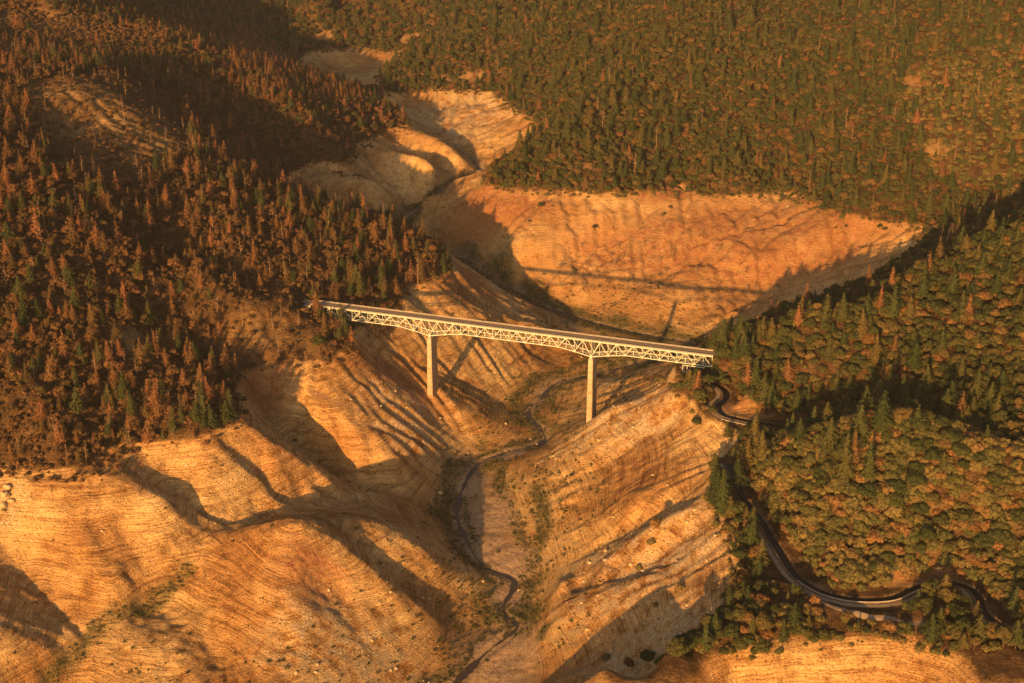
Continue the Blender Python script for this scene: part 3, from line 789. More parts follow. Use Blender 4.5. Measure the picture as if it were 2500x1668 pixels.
# timber post railing beside the canal road near the bridge, and a sawn pole with cross arms by the lower canal
def post_rail(seg, off, label):
    T = np.gradient(seg[:, :2], axis=0); T /= np.linalg.norm(T, axis=1)[:, None]; R = np.c_[T[:, 1], -T[:, 0]]
    c = seg[:, :2] + R * off; zz = ground(c[:, 0], c[:, 1])
    root = tag(empty('guard_rail', (c[0,0], c[0,1], zz[0])), label, 'railing'); o0 = np.array(root.location)
    rl = MB(); q = [(c[i,0]-o0[0], c[i,1]-o0[1], zz[i]-o0[2]) for i in range(len(c))]
    for i in range(len(q)):
        pb = MB(); a = q[i]; pb.bar((a[0], a[1], a[2]-1.5), (a[0], a[1], a[2]+1.0), .28); pb.build('post', M_curb, root)
    for i in range(len(q)-1): rl.bar((q[i][0], q[i][1], q[i][2]+.85), (q[i+1][0], q[i+1][1], q[i+1][2]+.85), .16, .3)
    rl.build('rail', M_curb, root)
cp0 = canal_paths[0]; n0 = len(cp0)
post_rail(cp0[int(n0*.60):int(n0*.86)], 7.6, 'pale post and beam railing on the outer edge of the canal road')
x, y, z = survey(2288, 1415, 3.5); z = float(ground(x, y))
pole = tag(empty('utility_pole', (x, y, z)), 'thin timber utility pole with cross arms before the orange cut bank', 'pole')
pm = MB(); pm.tube([(0,0,-.5),(0,0,11)], [.19,.13], 8); pm.build('pole', M_wood, pole)
for h in (10.2, 8.9):
    am = MB(); am.bar((-1.6,0,h), (1.6,0,h), .14, .16); am.build('cross_arm', M_wood, pole)
# ------------------------------------------------------------------ plants: materials
def leaf_mat(name, stops, trans=.25):
    """leaves: each plant takes its own tone from the ramp, each clump varies round it"""
    m, nt, b = mat_new(name)
    oi = N(nt, 'ShaderNodeObjectInfo')
    pos = N(nt, 'ShaderNodeNewGeometry').outputs['Position']
    n = nz(nt, pos, .55, 3, .7)
    c = ramp(nt, stops, oi.outputs['Random']).outputs[0]
    c = mixc(nt, .85, c, ramp(nt, [(.3, (.55,.55,.55)), (.5, (1,1,1)), (.7, (1.45,1.35,1.2))], n).outputs[0], 'MULTIPLY')
    nt.links.new(c, b.inputs['Base Color'])
    b.inputs['Roughness'].default_value = .8
    b.inputs['Specular IOR Level'].default_value = .1
    return m
M_oak = leaf_mat('oak_leaves', [(0, (.036,.045,.016)), (.35, (.052,.057,.019)), (.68, (.076,.070,.024)), (.88, (.11,.080,.029)), (.95, (.15,.072,.028)), (1, (.15,.10,.04))])
M_brush = leaf_mat('brush_leaves', [(0, (.070,.072,.025)), (.4, (.110,.095,.033)), (.8, (.165,.120,.043)), (1, (.20,.10,.04))])
M_pine = leaf_mat('pine_needles', [(0, (.040,.055,.020)), (.4, (.062,.074,.025)), (.8, (.095,.088,.030)), (1, (.14,.10,.034))])
M_scorch = leaf_mat('scorched_needles', [(0, (.11,.078,.030)), (.3, (.17,.092,.038)), (.6, (.22,.105,.045)), (.88, (.30,.13,.06)), (1, (.15,.11,.04))])
M_rust = leaf_mat('scorched_leaves', [(0, (.07,.048,.022)), (.4, (.12,.066,.031)), (.75, (.17,.084,.039)), (1, (.10,.072,.028))])
M_bark = simple('bark', (.15,.085,.048), .95, .3, .8)
M_dead = simple('dead_wood', (.30,.19,.11), .95, .25, .8)

# ------------------------------------------------------------------ plants: shapes
def quads_at(C, Nn, size, rg, aspect=.75):
    """a small leafy face at each centre, facing roughly along Nn"""
    n = len(C); Nn = Nn / (np.linalg.norm(Nn, axis=1)[:, None] + 1e-9)
    r = rg.normal(size=(n, 3)); a = np.cross(Nn, r); a /= np.linalg.norm(a, axis=1)[:, None] + 1e-9; b = np.cross(Nn, a)
    s = (size if np.ndim(size) else np.full(n, size))[:, None] * .5
    V = np.stack([C - a*s - b*s*aspect, C + a*s - b*s*aspect*.6, C + a*s*.7 + b*s*aspect, C - a*s*.8 + b*s*aspect*.9], 1).reshape(-1, 3)
    return V, np.arange(4 * n).reshape(n, 4)
ICO = {}
def ico(sub):
    if sub not in ICO:
        bm = bmesh.new(); bmesh.ops.create_icosphere(bm, subdivisions=sub, radius=1)
        ICO[sub] = (np.array([v.co[:] for v in bm.verts]), np.array([[v.index for v in f.verts] for f in bm.faces])); bm.free()
    return ICO[sub]
def trunk_geo(h, r, rg, lean=.03, n=6, segs=5, branches=()):
    mb = MB(); l = rg.normal(size=2) * lean
    pts_ = [(l[0]*h*(i/segs)**1.3, l[1]*h*(i/segs)**1.3, -1.2 + (h+1.2)*i/segs) for i in range(segs+1)]
    mb.tube(pts_, [max(.03, r*(1-.88*i/segs)) for i in range(segs+1)], n)
    for p, q, r0 in branches: mb.tube([p, tuple((np.array(p)+np.array(q))/2 + np.array([0,0,.25])), q], [r0, r0*.7, r0*.25], 4)
    return mb
def conifer(seed, h=22.0, spread=.17, sparse=0.0, leaf=.85, base=.12):
    rg = np.random.default_rng(seed); C = []; Nn = []; S_ = []
    z = h * base; k = 0; br = []
    lopsided = rg.uniform(.8, 1.15, 12)
    while z < h * .985:
        t = (z - h*base) / (h * (1-base)); R = h * spread * (1 - t) ** .82 * (.35 + .65*min(1, t*5+.45)) * rg.uniform(.75, 1.15) + .25
        nb = max(4, int(9 * (1-t) + 3)); ph = rg.uniform(0, 6.28)
        for j in range(nb):
            if rg.random() < sparse: continue
            a = ph + 6.283*j/nb + rg.normal()*.2; L = R * rg.uniform(.7, 1.2) * lopsided[int(a/6.283*12) % 12]
            m = max(2, int(L / .42)); s = np.linspace(.18, 1, m)
            droop = -.28*L*s**1.6 + .10*L*s
            wob = rg.normal(size=(m, 3)) * .13
            c = np.stack([np.cos(a)*L*s, np.sin(a)*L*s, z + droop], 1) + wob
            C.append(c); Nn.append(np.stack([np.cos(a)*.55 + rg.normal(size=m)*.35, np.sin(a)*.55 + rg.normal(size=m)*.35, np.full(m, .8)], 1))
            S_.append(leaf * (1.15 - .5*s) * rg.uniform(.7, 1.25, m))
            if j % 3 == 0: br.append(((0,0,z), (np.cos(a)*L*.8, np.sin(a)*L*.8, z - .15*L), .06))
        z += h * .026 * rg.uniform(.8, 1.3); k += 1
    C = np.concatenate(C); Nn = np.concatenate(Nn); S_ = np.concatenate(S_)
    V, Fq = quads_at(C, Nn, S_, rg, .7)
    return V, Fq, trunk_geo(h*.97, h*.0125+.06, rg, .012, branches=br if sparse > .15 else br[::5])
def oak(seed, r=4.6, h=8.5, lobes=13, leaf=.72, flat=.72, nleaf=1900, gap=0.0, lob=(.34, .52)):
    rg = np.random.default_rng(seed); iv, if_ = ico(2); V = []; Fq = []; nb = 0; C = []; Nn = []; br = []
    cz = h - r * flat * 1.05
    per = nleaf // lobes
    for i in range(lobes):
        if i == 0: c = np.array([0, 0, cz + r*flat*.25]); lr = r * .58
        else:
            a = 2.4 * i + rg.normal()*.3; e = rg.uniform(-.35, 1.05); q = r * rg.uniform(.48, .70)
            c = np.array([math.cos(a)*q*math.cos(e), math.sin(a)*q*math.cos(e), cz + math.sin(e)*q*flat*1.1]); lr = r * rg.uniform(*lob)
        if not (gap and rg.random() < gap):
            d = iv * (1 + .17 * np.sin(iv @ rg.normal(size=3) * 4 + rg.uniform(0, 6)) + .10 * np.sin(iv @ rg.normal(size=3) * 9) + rg.normal(size=len(iv))*.05)[:, None]
            V.append(c + d * lr * np.array([1, 1, .8]) * .84); Fq.append(if_ + nb); nb += len(iv)
        u = rg.normal(size=(per, 3)); u /= np.linalg.norm(u, axis=1)[:, None]; u[:, 2] = np.where(u[:, 2] < -.45, -u[:, 2], u[:, 2])
        C.append(c + u * lr * np.array([1, 1, .82]) * rg.uniform(.74, 1.24, (per, 1))); Nn.append(u + rg.normal(size=(per, 3))*.45 + np.array([0, 0, .25]))
        if i % 2 == 1: br.append(((0, 0, h*.22), tuple(c), r*.03))
    C = np.concatenate(C); Nn = np.concatenate(Nn)
    LV, LF = quads_at(C, Nn, leaf * rg.uniform(.6, 1.3, len(C)), rg, .8)
    return (np.concatenate(V + [LV]) if V else LV), ((np.concatenate(Fq) if Fq else np.zeros((0, 3), int)), LF + nb), trunk_geo(h*.6, r*.055+.08, rg, .05, branches=br)
def snag(seed, h=16.0, n=26, up=.35, twig=2.2, forks=1):
    rg = np.random.default_rng(seed); br = []
    for i in range(n):
        z = h * rg.uniform(.25, .97); a = rg.uniform(0, 6.28); L = twig * (1.15 - z/h) * rg.uniform(.6, 1.5) + .4
        e = (math.cos(a)*L, math.sin(a)*L, z + L*up*rg.uniform(.3, 1.4)); br.append(((0,0,z), e, .07))
        for _ in range(forks):
            m = tuple(np.array([0,0,z])*.4 + np.array(e)*.6); b2 = a + rg.normal()*.8
            br.append((m, (m[0]+math.cos(b2)*L*.5, m[1]+math.sin(b2)*L*.5, m[2]+L*.35), .045))
    return trunk_geo(h, .24, rg, .03, branches=br)
def crown_mesh(name, V, Fq, mat):
    Fq = Fq if isinstance(Fq, tuple) else (Fq,)
    return np_mesh(name, V, [f for f in Fq if len(f)], [mat])
def mb_arrays(mb):
    V = np.array(mb.v); F4 = np.array([f for f in mb.f if len(f) == 4]).reshape(-1, 4); rest = [f for f in mb.f if len(f) != 4]
    F3 = np.array([[f[0], f[i], f[i+1]] for f in rest for i in range(1, len(f)-1)]).reshape(-1, 3)
    return V, F4, F3
def merged(name, V, Fq, mat, mb):
    """crown and trunk in one mesh, for the masses of far trees"""
    Fq = list(Fq) if isinstance(Fq, tuple) else ([Fq] if Fq is not None else [])
    tv, t4, t3 = mb_arrays(mb)
    if V is None: return np_mesh(name, tv, [t4, t3], [M_dead])
    n = len(V); fs = [f for f in Fq if len(f)] + [t4 + n, t3 + n]
    mi = np.concatenate([np.full(len(f), 0 if i < len(fs)-2 else 1) for i, f in enumerate(fs)])
    return np_mesh(name, np.concatenate([V, tv]), fs, [mat, M_bark], mi)
KINDS = {}   # kind -> list of (crown mesh or None, trunk mesh, merged mesh, natural height)
def reg(kind, V, Fq, mat, mb, h, tm=None):
    tv, t4, t3 = mb_arrays(mb)
    tmesh = np_mesh(kind + '_trunk', tv, [t4, t3], [tm or M_bark], smooth=True)
    KINDS.setdefault(kind, []).append((crown_mesh(kind + '_crown', V, Fq, mat) if V is not None else None, tmesh, merged(kind, V, Fq, mat, mb), h))
for s_ in range(6):
    V, Fq, t = conifer(100+s_, 22, (.235,.26,.215,.30,.33,.19)[s_], (0,0,.06,0,.1,.15)[s_], 1.15, (.10,.16,.26,.08,.3,.2)[s_]); reg('pine_tree', V, Fq, M_pine, t, 22)
for s_ in range(6):
    V, Fq, t = conifer(140+s_, 20, (.20,.24,.18,.215,.29,.26)[s_], (.08,.22,.4,.15,.25,.5)[s_], .85, (.16,.1,.3,.2,.28,.12)[s_]); reg('scorched_pine', V, Fq, M_scorch, t, 20)
for s_ in range(5):
    V, Fq, t = oak(200+s_, (4.6,5.0,4.1,5.2,3.9)[s_], (8.0,9.2,7.4,7.6,9.8)[s_], (13,18,9,20,12)[s_], lob=((.34,.52),(.28,.45),(.4,.6),(.24,.4),(.3,.5))[s_]); reg('oak_tree', V, Fq, M_oak, t, 8.3)
for s_ in range(3):
    V, Fq, t = oak(240+s_, 3.4, 6.6, 10, .62, .95, 520, .45, (.26,.42)); reg('scorched_oak', V, Fq, M_rust, t, 6.6)
for s_ in range(3):
    V, Fq, t = oak(280+s_, 2.3, 2.9, 10, .6, .7, 420, 0, (.34,.5)); reg('brush', V, Fq, M_brush, t, 2.5)
for s_ in range(3):
    t = snag(300+s_, 15, 30); reg('dead_tree', None, None, None, t, 15, M_dead)
for s_ in range(3):
    t = snag(330+s_, 6, 26, .9, 3.4, 2); reg('dead_shrub', None, None, None, t, 6, M_dead)
for s_ in range(2):
    V, Fq, t = oak(350+s_, 1.5, 1.9, 7, .5, .8, 180, .4, (.3,.5)); reg('scorched_brush', V, Fq, M_rust, t, 1.9)

# ------------------------------------------------------------------ where they grow
def inside(poly, U, Vv):
    r = np.zeros(U.shape, bool); n = len(poly)
    for i in range(n):
        (x0, y0), (x1, y1) = poly[i], poly[(i+1) % n]
        c = ((y0 > Vv) != (y1 > Vv)) & (U < (x1-x0) * (Vv-y0) / (y1-y0+1e-9) + x0); r ^= c
    return r
def jitter(x0, x1, y0, y1, s, seed):
    g = np.random.default_rng(seed); xs = np.arange(x0, x1, s); ys_ = np.arange(y0, y1, s)
    X, Y = np.meshgrid(xs, ys_); X = X + (np.arange(len(ys_)) % 2)[:, None]*s/2
    X = X + g.uniform(-.42, .42, X.shape)*s; Y = Y + g.uniform(-.42, .42, Y.shape)*s
    return X.ravel(), Y.ravel()
PLANTS = {k: [] for k in KINDS}      # rows: x, y, z, height scale, spin, zone
ZONES = ['far', 'burnt', 'second', 'ridge', 'dome', 'bank', 'knoll', 'bald', 'flat']
X, Y = jitter(-900, 900, 560, 2350, 3.4, 50)
m = np.abs(X) < 110 + .42*Y
X, Y = X[m], Y[m]; Zt = ground(X, Y); U, Vv, FW = to_photo(X, Y, Zt)
m = (Zt > -3.2) & (Vv > -75) & (Vv < 1900) & (U > -520) & (U < 3080)
cpd = np.full(X.shape, 1e9); side = np.zeros(X.shape)
for p in canal_paths:
    D, _ = path_dist(p, X, Y, 30); cpd = np.minimum(cpd, D)
m &= cpd > 8.2
for u, v, z, rx, ry in CLEARINGS:
    cx_, cy_, _ = survey(u, v, z); m &= np.hypot((X - cx_)/rx, (Y - cy_)/ry) > .8 + .5*vnoise(X, Y, 7, 77)
m &= ~((cpd < 20) & (Vv < 1110) & (Vv > 925) & (Zt < 1.5) & (U > 1690))
m &= ~((cpd < 20) & (Vv > 1240) & (U < 2200) & (Y < survey(1950, 1405, 1.6)[1] + 0) & (Vv > np.interp(U, [1840, 1950, 2060, 2180, 2400], [1300, 1430, 1465, 1468, 1440])))
D, _ = path_dist(road_paths['lower road'][0], X, Y, 20); m &= D > 4.5
dx, dy = X + 60.1, Y - 946.1
bx = dx*math.cos(BA) + dy*math.sin(BA); bn_ = -dx*math.sin(BA) + dy*math.cos(BA)
m &= ~((bn_ > -5) & (bn_ < W + 5) & (bx > -9*PAN) & (bx < 18.2*PAN))
m &= ~((bn_ > -3) & (bn_ < W + 16) & (bx < -9*PAN) & (bx > -11*PAN))
# open sight of the bridge trusses and the canal: nothing tall just in front of them
front = (bn_ < 1) & (bn_ > -26) & (bx > -5.2*PAN) & (bx < 16.4*PAN)
X, Y, Zt, U, Vv, FW, cpd, front, bn_, bx = [a[m] for a in (X, Y, Zt, U, Vv, FW, cpd, front, bn_, bx)]
n = len(X); rr = rng.random((n, 4)); big = vnoise(X, Y, 45, 61); mid_ = vnoise(X, Y, 16, 62)
crestA = [(1130,600),(1000,560),(850,500),(700,440),(640,400),(560,300),(480,225),(330,165),(180,125),(-400,90)]
def above(line, U, Vv):
    xs = np.array([p[0] for p in line])[::-1]; ys_ = np.array([p[1] for p in line])[::-1]
    return Vv < np.interp(U, xs, ys_)
westside = U < np.interp(Vv, [-80, 0, 60, 150, 190, 300, 640, 700, 900, 1200, 1900], [100, 260, 560, 740, 880, 1010, 1150, 1000, 1000, 900, 900])
second = westside & above(crestA, U, Vv)
burnt = westside & ~second
east = ~westside
dome = east & inside([(1720,1180),(1800,1110),(1900,1080),(2050,1040),(2200,1000),(2300,1035),(2450,1080),(2800,1160),(2800,1560),(2450,1500),(2300,1400),(2100,1440),(1950,1400),(1820,1230)], U, Vv)
bankz = east & ~dome & ((Vv > 1150) & (U < 2100) | (Vv > 1430))
ridge = east & ~dome & ~bankz & (Y < 1075) & (Vv > 420) & (U > 1480)
far = east & ~dome & ~bankz & ~ridge
knoll = burnt & inside([(530,700),(660,690),(730,740),(800,800),(840,860),(700,890),(560,900),(520,830)], U, Vv)
bald = burnt & (inside([(60,200),(250,170),(430,230),(470,360),(330,460),(120,400)], U, Vv) | inside([(270,800),(400,800),(440,850),(330,880)], U, Vv))
sec_open = second & inside([(0,20),(180,40),(400,90),(330,140),(120,90),(0,60)], U, Vv)
scrub = far & inside([(2180,180),(2500,120),(2700,300),(2500,480),(2250,430)], U, Vv)
def put(kind, mask, prob, hs, zone, col_=0):
    k = mask & (rr[:, col_] < prob)
    idx = np.nonzero(k)[0]
    for i in idx:
        PLANTS[kind].append((X[i], Y[i], Zt[i], float(rng.uniform(*hs)), float(rng.uniform(0, 6.283)), zone))
    return k
def thin(mask, prob): return mask & (rr[:, 1] < prob)
A0 = 3.4 ** 2
edge = Zt < .1 + .8*mid_
taken = edge.copy()
def area_put(kind, mask, spacing, hs, zone, seed):
    """choose roughly one per spacing^2 of the mask"""
    g = np.random.default_rng(seed); r = g.random(n)
    k = mask & ~taken & (r < A0 / spacing**2 * (np.clip(1 + .8*big, .3, 2)))
    taken[k] = True
    for i in np.nonzero(k)[0]:
        s_ = hs[0] + (hs[1]-hs[0]) * g.random()**1.4
        PLANTS[kind].append((X[i], Y[i], Zt[i], s_, float(g.uniform(0, 6.283)), zone))
# oaks spaced so that crowns touch: keep one plant per cell
def cells(mask, s, seed):
    g = np.random.default_rng(seed); cx = np.floor((X + g.uniform(0, s))/s).astype(int); cy = np.floor(Y/s).astype(int)
    key = cx*100003 + cy; key[~mask] = -1; perm = g.permutation(n); _, first = np.unique(key[perm], return_index=True)
    k = np.zeros(n, bool); k[perm[first]] = True; return k & mask
def cell_put(kind, mask, s, hs, zone, seed, keep=1.0):
    k = cells(mask & ~taken, s, seed); g = np.random.default_rng(seed+1); k &= g.random(n) < keep; taken[k] = True
    for i in np.nonzero(k)[0]:
        s_ = hs[0] + (hs[1]-hs[0]) * g.random()**1.3
        PLANTS[kind].append((X[i], Y[i], Zt[i], s_, float(g.uniform(0, 6.283)), zone))
notfront = ~front
taken = ~edge
cell_put('oak_tree', edge & east & (Zt > -1.6), 9, (.25, .55), 'shore', 72, .5)
cell_put('brush', edge & east, 4.2, (.3, 1.2), 'shore', 70, .55)
cell_put('scorched_brush', edge & westside, 3.6, (.5, 1.8), 'shore', 71, .55)
cell_put('dead_shrub', edge & westside, 14, (.3, .6), 'shore', 73, .5)
taken = edge.copy()
cell_put('pine_tree', far & notfront & (big > -.35), 17, (.4, 1.15), 'far', 1, .72)
cell_put('scorched_pine', far & notfront, 40, (.6, 1.1), 'far', 3, .45)
cell_put('dead_tree', far & notfront, 60, (.9, 1.7), 'far', 5, .5)
cell_put('oak_tree', far & ~scrub & notfront & (Y < 1900) & (mid_ > .25), 5.4, (.4, .85), 'far', 42, .9)
cell_put('oak_tree', far & ~scrub & notfront & (Y < 1900), 5.8, (.36, 1.0), 'far', 7, .95)
cell_put('oak_tree', far & ~scrub & notfront & (Y >= 1900), 9.5, (.8, 1.35), 'far', 7, .97)
cell_put('oak_tree', scrub, 9, (.5, .9), 'far', 9, .6); cell_put('brush', scrub, 4.4, (1, 1.9), 'far', 10, .6)
cell_put('pine_tree', ridge & notfront & (cpd > 14) & ~((Vv < 840) & (U < 2330)), 15.5, (.4, 1.1), 'ridge', 11, .8)
cell_put('pine_tree', ridge & notfront & (Vv < 840) & (U < 2330), 24, (.4, .8), 'ridge', 41, .6)
cell_put('scorched_pine', ridge & notfront & (cpd > 14), 34, (.7, 1.2), 'ridge', 12, .5)
cell_put('oak_tree', ridge & notfront & (cpd > 11), 6.4, (.55, 1.1), 'ridge', 13, .93)
cell_put('brush', ridge & (cpd > 9.5), 4.5, (.8, 1.6), 'ridge', 14, .5)
cell_put('pine_tree', dome & (cpd > 20), 30, (.5, .9), 'dome', 15, .5)
darkoak = dome & inside([(2080,1040),(2250,1010),(2420,1150),(2500,1300),(2450,1430),(2250,1380),(2150,1230),(1950,1190),(1900,1120)], U, Vv)
cell_put('oak_tree', darkoak & (cpd > 13), 8.4, (.7, 1.25), 'dome', 16, .8)
cell_put('oak_tree', dome & ~darkoak & (cpd > 13), 12, (.5, .95), 'dome', 17, .7)
cell_put('brush', dome & (cpd > 9), 4.2, (1.2, 2.2), 'dome', 18, .97)
nearc = (cpd < 42) & (U > 1860) & (U < 2230)
cell_put('pine_tree', bankz & ~nearc, 15, (.45, .9), 'bank', 19, .7)
cell_put('pine_tree', bankz & nearc, 18, (.25, .45), 'bank', 49, .5)
cell_put('oak_tree', bankz & nearc & (cpd > 12), 9, (.4, .75), 'bank', 50, .7)
cell_put('oak_tree', bankz & ~nearc & (cpd > 10), 7.6, (.6, 1.15), 'bank', 20, .8)
cell_put('brush', bankz, 4.6, (.7, 1.5), 'bank', 21, .5)
# burnt hillside
bh = burnt & ~knoll & ~bald & notfront
cell_put('scorched_pine', bh & (mid_ > -.45), 12, (.35, 1.1), 'burnt', 23, .72)
cell_put('pine_tree', bh & (big > -.1), 13.5, (.35, .95), 'burnt', 24, .55)
cell_put('scorched_oak', bh & notfront, 7.2, (.5, 1.5), 'burnt', 25, .78)
cell_put('dead_tree', bh, 19, (.6, 1.25), 'burnt', 26, .6)
cell_put('scorched_brush', burnt & ~bald & ~knoll, 3.6, (.7, 1.7), 'burnt', 27, .7)
cell_put('scorched_brush', bald | knoll, 3.8, (.5, 1.4), 'bald', 47, .3)
cell_put('scorched_oak', knoll & notfront, 9, (.5, 1.0), 'knoll', 28, .6)
cell_put('dead_tree', knoll & notfront, 20, (.5, 1.1), 'knoll', 29, .5)
cell_put('scorched_pine', knoll & notfront, 22, (.5, .9), 'knoll', 30, .5)
cell_put('scorched_oak', bald, 12, (.35, .7), 'bald', 31, .4)
cell_put('dead_tree', bald, 20, (.5, 1.0), 'bald', 32, .5)
# second ridge: oaks, with a stand of thin rusty conifers along its top
sc = second & ~sec_open
cell_put('scorched_pine', sc & (Vv < 255) & (U > 560) & (U < 880), 5.4, (.42, .85), 'second', 33, .6)
cell_put('scorched_pine', sc, 16, (.5, 1.0), 'second', 34, .55)
cell_put('pine_tree', sc, 19, (.4, .85), 'second', 35, .6)
cell_put('scorched_oak', sc, 6.6, (.8, 1.45), 'second', 36, .75)
cell_put('oak_tree', sc, 9.5, (.5, .9), 'second', 37, .7)
cell_put('scorched_brush', sec_open | (second & (U < 600)), 4.2, (1.2, 2.4), 'second', 38, .7)
cell_put('dead_tree', second & (U < 700), 20, (.6, 1.0), 'second', 39, .6)
# single plants out on the drained slopes
def lone(kind, u, v, s_, zone='flat', z0=-12):
    z = z0
    for _ in range(14):
        x, y, _z = survey(u, v, z); z = .5*z + .5*float(ground(x, y))
    PLANTS[kind].append((x, y, float(ground(x, y)), s_, random.uniform(0, 6.28), zone))
for u, v, s_ in ((1320,505,.62),(1452,563,.6),(1292,545,.35),(1348,505,.22),(1636,510,.5),(1620,528,.42),(1548,480,.55),(1565,470,.5),(2040,560,.4),(2065,555,.35),(2150,545,.6),(2160,560,.5),(1925,540,.3),(720,1080,.35),(1395,1165,.35)): lone('oak_tree', u, v, s_)
for u, v, s_ in ((1690,1010,.9),(1720,1000,1),(1700,975,1.1),(1650,950,1.2),(1620,935,1.3),(1585,935,1),(1600,1285,1.5),(1590,1330,1.3),(1660,1440,1.2),(1560,1390,1.),(1480,1610,1.1),(1600,1480,.8),(1790,1060,1.4),(1830,1075,1.5)): lone('brush', u, v, s_)
for i in range(46):
    u = random.uniform(1350, 1960); v = random.uniform(600, 720) + (u-1350)*.02
    lone('dead_shrub', u, v, random.uniform(.5, 1.3), 'flat', -40)
for i in range(30): lone('dead_shrub', random.uniform(1330, 1520), random.uniform(900, 1000), random.uniform(.4, 1.0), 'flat', -70)
for i in range(12): lone('dead_shrub', random.uniform(1240, 1400), random.uniform(850, 920), random.uniform(.4, .9), 'flat', -60)
# trees named in the photograph: tall pines on the skyline of the ridge beyond the bridge end
for u, v, s_ in ((2105,830,1.0),(2010,800,1.15),(2250,740,1.35),(2175,790,1.2),(2320,735,1.05),(2115,790,1.0),(1945,800,.95),(1885,840,.9),(1860,830,.8),(1800,830,.95),(1815,880,1.0),(1760,850,1.05),(1725,870,.6),(1740,862,.75),(2055,790,1.0),(2220,780,.8),
    (2145,1060,1.25),(2095,1090,1.2),(2060,1180,1.35),(2120,1190,1.2),(2240,1010,.9),(2210,1000,.8),(2020,1110,1.1),(1765,1250,1.25),(1745,1230,1.0),(1800,1200,1.0),(1820,1150,1.0),(1840,1110,1.2),(1860,1130,1.0),(1810,1080,.45),(1775,1070,.5)):
    z0 = 40 if u > 1830 and v < 900 else 12
    lone('pine_tree', u, v, s_, 'skyline' if v < 900 else 'cove', z0)
for u, v, s_ in ((1748,905,.62),(1757,892,.75),(1770,880,.85),(1742,918,.5)): lone('pine_tree', u, v, s_, 'skyline', 10)
lone('scorched_pine', 2085, 1150, 1.25, 'cove', 30)
for u, v, s_ in ((500,1035,.95),(520,1050,.85),(556,1046,.9),(560,1000,.7),(480,1040,.8)): lone('pine_tree', u, v, s_, 'spur', 6)
for u, v, s_ in ((1748,905,1.0),(1800,905,1.15),(1770,945,.8),(1840,920,1.1),(1900,940,1.0),(1610,930,.8),(1660,960,.85),(1752,930,1.35),(1778,915,1.45),(1750,900,1.2),(1765,885,1.3),(1620,1600,.9),(1580,1615,.8),(1655,1600,1.1),(1535,1628,.6),(1690,1585,1.2),(1740,1010,.6),(1700,1040,.8)): lone('oak_tree', u, v, s_, 'skyline' if u > 1740 and v<930 else 'bank', 6)
for u, v, s_ in ((780,860,1.15),): lone('oak_tree', u, v, s_*1.05, 'spur', 3)

# ------------------------------------------------------------------ weeds and loose rock on the drained slopes
def rock_geo(seed):
    rg = np.random.default_rng(seed); v, f = ico(2); d = 1 + .28*np.sin(v @ rg.normal(size=3)*2.3 + 1) + .16*np.sin(v @ rg.normal(size=3)*5) + rg.normal(size=len(v))*.04
    return v * d[:, None] * np.array([1, rg.uniform(.6, .9), rg.uniform(.45, .7)]) * .5, f
M_rock = simple('pale_rock', (.50,.36,.20), .95, .3, .9, .05)
M_weed = leaf_mat('weeds', [(0, (.045,.055,.018)), (.5, (.085,.08,.028)), (1, (.15,.11,.045))])
for s_ in range(4):
    V, Fq = rock_geo(400+s_); KINDS.setdefault('rock', []).append((np_mesh('rock', V, [Fq], [M_rock]), None, None, 1.0))
    KINDS['rock'][-1] = (KINDS['rock'][-1][0], None, KINDS['rock'][-1][0], 1.0)
for s_ in range(3):
    rg = np.random.default_rng(430+s_); C = rg.normal(size=(60, 3)) * np.array([.5, .5, .22]) + np.array([0, 0, .35]); V, Fq = quads_at(C, rg.normal(size=(60, 3)) + np.array([0, 0, .6]), .42*rg.uniform(.6, 1.4, 60), rg)
    me_ = np_mesh('weed', V, [Fq], [M_weed]); KINDS.setdefault('weed', []).append((me_, None, me_, 1.0))
PLANTS['rock'] = []; PLANTS['weed'] = []
gx_, gy_ = jitter(-330, 330, 585, 1500, 2.3, 80)
k = (np.abs(gx_) < 60 + .4*gy_); gx_, gy_ = gx_[k], gy_[k]; gz_ = ground(gx_, gy_); cm = cover_maps(gx_, gy_, gz_)
k = gz_ < -1.5; gx_, gy_, gz_ = gx_[k], gy_[k], gz_[k]; rockm = cm['wear'][k, 1]; grn = cm['cover'][k, 1]; sandm = cm['wear'][k, 2]
rv = rng.random((len(gx_), 3)); nn_ = vnoise(gx_, gy_, 13, 81); n5 = vnoise(gx_, gy_, 5, 82); n40 = vnoise(gx_, gy_, 38, 83)
pr = .015 + .42*rockm*(n5 > -.1) + .05*(nn_ > .45)
k = rv[:, 0] < pr
for i in np.nonzero(k)[0]: PLANTS['rock'].append((gx_[i], gy_[i], gz_[i], float(.45 + 1.1*rv[i, 1]**3 + .9*(rv[i, 1] > .965)), rv[i, 2]*6.28, 'slope'))
low = np.clip((-38 - gz_) / 25, 0, 1)
pw = (.75*np.clip(grn*1.3, 0, 1)*(sandm < .75) + low*np.where(gx_ < -55, .16, .5)*(n5 + .7*n40 > .25)*(sandm < .3) + .006)
k = rv[:, 1] < pw
for i in np.nonzero(k)[0]: PLANTS['weed'].append((gx_[i], gy_[i], gz_[i], float(.5 + .9*rv[i, 2]**2), rv[i, 0]*6.28, 'slope'))
for u, v, s_ in ((1075,1205,4),(1462,1075,2.6),(1310,1085,2),(1440,1375,3),(1495,1590,3.6),(1450,1600,2.6),(1540,1380,3),(1570,1395,2.6),(1640,1470,3.4),(1600,1470,2.5),(1550,1565,3.2),(1640,1565,4),(1665,1550,3.4),(1685,1570,3),(1625,1580,2.6),(20,1190,5),(12,1210,6),(28,1225,4.5),(8,1235,5),(340,1155,2.2),(355,1160,2.6),(365,1150,1.8),(1235,1035,2.4),(1180,1420,2),(1630,1185,2),(1480,1345,2.6),(1425,1420,2.2)): lone('rock', u, v, s_, 'boulder', -35)

